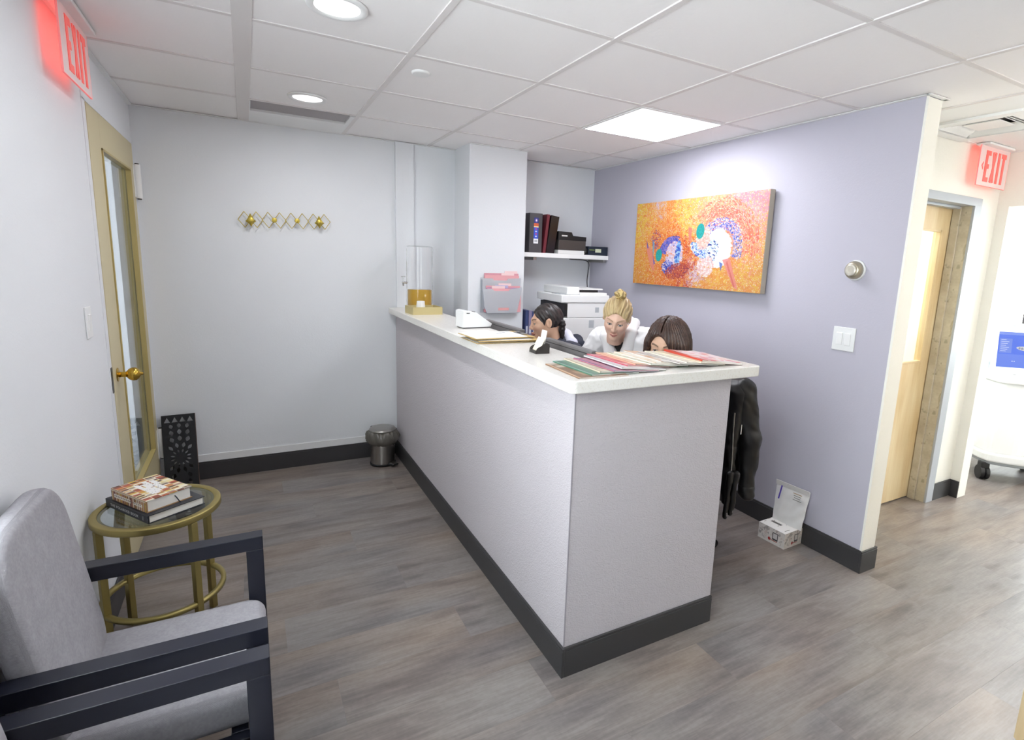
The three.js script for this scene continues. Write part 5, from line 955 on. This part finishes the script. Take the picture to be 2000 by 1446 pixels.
// --- woman seated near the camera, long brown hair
person({
  label: 'person with long straight brown hair seated low behind the magazines', base: [2.0, 0, -2.12], head: [1.835, 1.183, -2.075], face: [-0.83, -0.2, 0.5], size: 1.06,
  skin: [222, 180, 152], cloth: [92, 92, 104], trousers: [44, 44, 56], topName: 'blouse',
  colour: faceColour([226, 184, 156], [186, 104, 98], [62, 44, 36], [52, 38, 30]),
  joints: { neck: [1.895, 1.03, -2.1], chest: [1.93, 0.85, -2.12], hip: [1.98, 0.6, -2.12], shL: [1.91, 0.985, -1.98], shR: [1.9, 0.985, -2.25], elL: [1.82, 0.78, -1.93], elR: [1.8, 0.78, -2.25], wrL: [1.66, 0.785, -1.99], wrR: [1.66, 0.785, -2.24], thL: [1.92, 0.595, -2.03], thR: [1.92, 0.595, -2.21], knL: [1.6, 0.56, -2.01], knR: [1.6, 0.56, -2.21], anL: [1.58, 0.09, -2.01], anR: [1.58, 0.09, -2.21] },
  hair: [{
    name: 'long_hair', lo: [-0.15, -0.26, -0.19], hi: [0.15, 0.16, 0.13], cell: 0.004,
    f: (x, y, z) => {
      const a = Math.atan2(x, z + 0.02), st = 0.0024 * Math.sin(a * 46 + 3 * n3(x * 8, y * 5, z * 8)) + 0.0015 * n3(a * 30, y * 6, 0);
      let d = skull(x, y, z, 0.022 + st);
      const grow = 0.012 * clamp((0.06 - y) / 0.2);
      d = smin(d, ell(x, y, z, [0, -0.06, -0.04], [0.098 + grow, 0.17, 0.098]) - st, 0.05);
      d = smin(d, cap(Math.abs(x), y, z, [0.074, 0.02, 0.03], [0.096, -0.2, 0.045], 0.026, 0.032) - st, 0.03);
      d = smax(d, -ell(x, y, z, [-0.022, -0.05, 0.11], [0.066, 0.132, 0.095]), 0.012);
      d = smax(d, 0.0022 - Math.abs(x + 0.004) - Math.max(0, 0.09 - y) * 0.5, 0.004);
      return d;
    },
    colour: (x, y, z) => { const a = Math.atan2(x, z + 0.02), s = 0.5 + 0.5 * n3(a * 22, y * 4, z * 4), hl = sstep(0.35, 0.9, n3(a * 34, y * 2, 5)); return mix3(mix3([44, 30, 28], [88, 64, 54], s), [138, 104, 82], 0.7 * hl); },
  }],
});
// ---------------------------------------------------------------- jacket over the chair
{
  const t = thing('jacket', 'black leather jacket hanging over the back of an office chair', 'jacket', [2.235, 0.98, -2.1]);
  const o = [2.235, 0.98, -2.1], r = (p) => [p[0] - o[0], p[1] - o[1], p[2] - o[2]];
  const bones = [[[2.2, 0.95, -2.3], [2.2, 0.97, -1.92], 0.055, 0.06], [[2.24, 0.92, -2.3], [2.24, 0.94, -1.93], 0.05, 0.05]].map(([a, b, c, e]) => [r(a), r(b), c, e]);
  const drop = []; for (let i = 0; i <= 7; i++) { const z = -2.3 + i * 0.054; drop.push([r([2.27, 0.92, z]), r([2.3 + 0.01 * (i % 2), 0.47 - 0.02 * (i % 3), z + 0.01]), 0.032, 0.026]); }
  for (let i = 0; i <= 2; i++) { const z = -1.985 + i * 0.05; drop.push([r([2.175, 0.95, z]), r([2.13 - 0.012 * i, 0.5 - 0.05 * i, z + 0.035]), 0.03, 0.022]); }
  const sleeve = [[r([2.21, 0.965, -1.9]), r([2.235, 0.72, -1.845]), 0.066, 0.052], [r([2.235, 0.72, -1.845]), r([2.23, 0.445, -1.83]), 0.052, 0.042]];
  const mk = (list, k) => { const c = chain(list, k), [a, b] = bounds(list, 0.04); return nets((x, y, z) => c(x, y, z) + 0.007 * n3(x * 9, y * 6, z * 9) + 0.003 * n3(x * 14, y * 17 + x * 12, z * 14), a, b, 0.007); };
  const leather = phys('#0f0f11', 0.5, { clearcoat: 0.1, clearcoatRoughness: 0.4 });
  part('body', mk([...bones, ...drop], 0.05), leather, t);
  const sl = part('sleeve', mk(sleeve, 0.03), leather, t); part('cuff', mk([[r([2.23, 0.45, -1.83]), r([2.229, 0.425, -1.829]), 0.046, 0.045]], 0.01), leather, sl);
  part('zipper', tube([r([2.13, 0.86, -1.865]), r([2.125, 0.76, -1.858]), r([2.11, 0.62, -1.835]), r([2.1, 0.5, -1.825])], 0.0035, 24, 6), M.steel, t);
  part('pocket_zip', rod(V(...r([2.165, 0.8, -1.845])), V(...r([2.16, 0.75, -1.84])), 0.004), M.chrome, t);
  for (const [x, z, y] of [[2.085, -1.825, 0.32], [2.11, -1.812, 0.34]]) { const b = part('belt_end', mk([[r([x + 0.015, 0.55, z]), r([x, y, z]), 0.016, 0.01]], 0.01), leather, t); part('buckle', rod(V(...r([x, y + 0.03, z + 0.012])), V(...r([x, y + 0.01, z + 0.013])), 0.003), M.chrome, b); }
}

// ---------------------------------------------------------------- treatment room beyond the opening
{
  const yaw = -0.75;                                   // local +z looks back towards the hall
  const t = thing('scanner_cart', 'white wheeled dental scanner cart with a blue screen in the bright room', 'scanner cart', [5.365, 0, -1.872], yaw);
  const gloss = phys('#f2f3f4', 0.2, { clearcoat: 0.4 });
  const prof = new THREE.Shape(); prof.moveTo(-0.27, 0); prof.quadraticCurveTo(-0.27, 0.2, -0.2, 0.22); prof.quadraticCurveTo(0, 0.29, 0.2, 0.22); prof.quadraticCurveTo(0.27, 0.2, 0.27, 0); prof.lineTo(0.25, -0.22); prof.quadraticCurveTo(0, -0.28, -0.25, -0.22); prof.closePath();
  const ex = (h, b, sx, sz) => { const g = new THREE.ExtrudeGeometry(prof, { depth: h - 2 * b, bevelEnabled: true, bevelSize: b, bevelThickness: b, bevelSegments: 3, curveSegments: 12 }); g.rotateX(-Math.PI / 2); g.scale(sx, 1, -sz); g.index || 0; const p = g.attributes.position; g.computeVertexNormals(); return flip(g); };
  function flip(g) { const p = g.attributes.position, n = g.attributes.normal; for (let i = 0; i < p.count; i += 3) { for (const at of [p, n]) { const a = [at.getX(i + 1), at.getY(i + 1), at.getZ(i + 1)]; at.setXYZ(i + 1, at.getX(i + 2), at.getY(i + 2), at.getZ(i + 2)); at.setXYZ(i + 2, ...a); } } g.computeVertexNormals(); return g; }
  const body = ex(0.57, 0.02, 0.93, 0.93); { const p = body.attributes.position; for (let i = 0; i < p.count; i++) { const k = 1 - 0.14 * Math.max(0, p.getY(i) / 0.62); p.setX(i, p.getX(i) * k); p.setZ(i, p.getZ(i) * k); } body.computeVertexNormals(); }
  part('body', body, gloss, t, [0, 0.24, 0]);
  part('base_skirt', ex(0.07, 0.015, 1, 1), gloss, t, [0, 0.175, 0]);
  part('bumper', ex(0.035, 0.008, 0.97, 0.99), std('#8d9195', 0.4), t, [0, 0.145, 0]);
  part('drawer_front', roundedSlab(0.24, 0.36, 0.02, 0.06, 0.006), M.plastic, t, [0.09, 0.52, 0.232], [-0.06, 0, 0]);
  part('work_top', ex(0.05, 0.015, 0.92, 0.95), gloss, t, [0, 0.805, 0.0]);
  part('touch_pad', rbox(0.09, 0.004, 0.05, 0.002), std('#b9bdc1', 0.35), t, [-0.08, 0.858, 0.14]);
  part('neck', rbox(0.1, 0.1, 0.05, 0.015), gloss, t, [0, 0.885, -0.02]);
  const mon = part('screen_housing', roundedSlab(0.5, 0.36, 0.045, 0.03, 0.012), gloss, t, [0.012, 1.022, 0.02], [-0.12, 0, 0]);
  const ui = canvasTexture(512, 320, (k) => {
    k.fillStyle = '#4a70ea'; k.fillRect(0, 0, 512, 320); k.fillStyle = '#6080ea'; k.fillRect(0, 200, 512, 120); k.fillStyle = '#7f98ee'; k.fillRect(0, 0, 512, 26); k.fillStyle = '#6c88e6'; k.fillRect(10, 60, 96, 130);
    k.fillStyle = '#d9e2fc'; for (let i = 0; i < 7; i++) k.fillRect(20, 70 + i * 17, 40 + (i * 23) % 34, 4); k.fillStyle = '#cfd0d4'; k.beginPath(); k.ellipse(245, 150, 105, 22, 0.12, 0, 7); k.fill(); k.fillStyle = '#8b8f9c'; for (let i = 0; i < 9; i++) { k.beginPath(); k.ellipse(165 + i * 20, 142 + i * 2, 8, 10, 0, 0, 7); k.fill(); } k.fillStyle = '#4b3ed0'; k.fillRect(215, 136, 46, 26); k.fillStyle = '#e8ecff'; k.font = 'bold 22px sans-serif';
    k.fillStyle = '#d9e4ff'; for (const [x, y] of [[120, 262], [136, 262], [220, 268], [262, 272], [300, 276], [340, 280]]) { k.beginPath(); k.arc(x, y, 5, 0, 7); k.fill(); }
  });
  part('screen', rbox(0.455, 0.28, 0.003, 0.002, 1), new THREE.MeshStandardMaterial({ color: '#101830', roughness: 0.2, map: null, emissive: '#ffffff', emissiveMap: ui, emissiveIntensity: 0.85 }), mon, [0, 0.012, 0.0225]);
  { const g = mon.children[0].geometry, p = g.attributes.position, uv = g.attributes.uv; for (let i = 0; i < p.count; i++) uv.setXY(i, p.getX(i) / 0.455 + 0.5, p.getY(i) / 0.28 + 0.5); }
  part('wand_rest', rod(V(-0.16, 1.232, 0.0), V(0.2, 1.232, 0.0), 0.012), std('#cfe3ee', 0.3), t);
  for (const [x, z] of [[-0.23, 0.17], [0.23, 0.17], [-0.24, -0.15], [0.24, -0.15]]) {
    const c = part('caster', merge([new THREE.CylinderGeometry(0.055, 0.055, 0.026, 24).rotateZ(Math.PI / 2).translate(x - 0.018, 0.055, z), new THREE.CylinderGeometry(0.055, 0.055, 0.026, 24).rotateZ(Math.PI / 2).translate(x + 0.018, 0.055, z)]), M.black, t);
    part('fork', rbox(0.06, 0.06, 0.07, 0.01), M.black, c, [x, 0.115, z]);
  }
  single('floor_cable', tube([[5.02, 0.006, -2.06], [5.12, 0.006, -2.18], [5.2, 0.05, -2.16], [5.27, 0.16, -2.02]], 0.006, 24, 8), M.black, 'black cable running from the scanner cart along the floor', 'cable');
  const c = thing('tray_trolley', 'white tiered tray trolley behind the scanner cart', 'trolley', [5.82, 0, -2.45], -1.1);
  for (const [x, z] of [[-0.24, -0.18], [0.24, -0.18], [-0.24, 0.18], [0.24, 0.18]]) { part('post', rod(V(x, 0.03, z), V(x, 0.95, z), 0.012), M.white, c); part('caster', new THREE.CylinderGeometry(0.03, 0.03, 0.03, 16).rotateZ(Math.PI / 2), M.charcoal, c, [x, 0.03, z]); }
  for (const y of [0.26, 0.42, 0.66, 0.88]) part('tray', merge([rbox(0.5, 0.02, 0.4, 0.004).translate(0, y, 0), rbox(0.5, 0.04, 0.01, 0.003).translate(0, y + 0.02, 0.2), rbox(0.5, 0.04, 0.01, 0.003).translate(0, y + 0.02, -0.2)]), M.white, c);
  part('drawer_box', rbox(0.46, 0.14, 0.36, 0.006), std('#7d8894', 0.5), c, [0, 0.34, 0]); part('drawer_box', rbox(0.46, 0.16, 0.36, 0.006), std('#b6c0c9', 0.45), c, [0, 0.75, 0]);
  part('instrument_head', merge([rod(V(-0.1, 0.89, 0.1), V(-0.12, 0.98, 0.12), 0.014), rbox(0.07, 0.03, 0.05, 0.01).translate(-0.12, 0.99, 0.12)]), std('#c3cad0', 0.4), c);
  const m = thing('wall_monitor', 'dark screen on an arm above the scanner cart', 'monitor', [6.19, 1.4, -1.965], -1.25);
  part('screen', rbox(0.5, 0.42, 0.03, 0.006), M.charcoal, m); part('arm', merge([rbox(0.04, 0.04, 0.75, 0.008).translate(0, 0, -0.385)]), M.charcoal, m);
}
// ---------------------------------------------------------------- finish
scene.traverse((o) => { if (o.isMesh) { const m = o.material, clear = m.transmission > 0.5; o.castShadow = !clear; o.receiveShadow = true; } });
renderer.render(scene, camera);
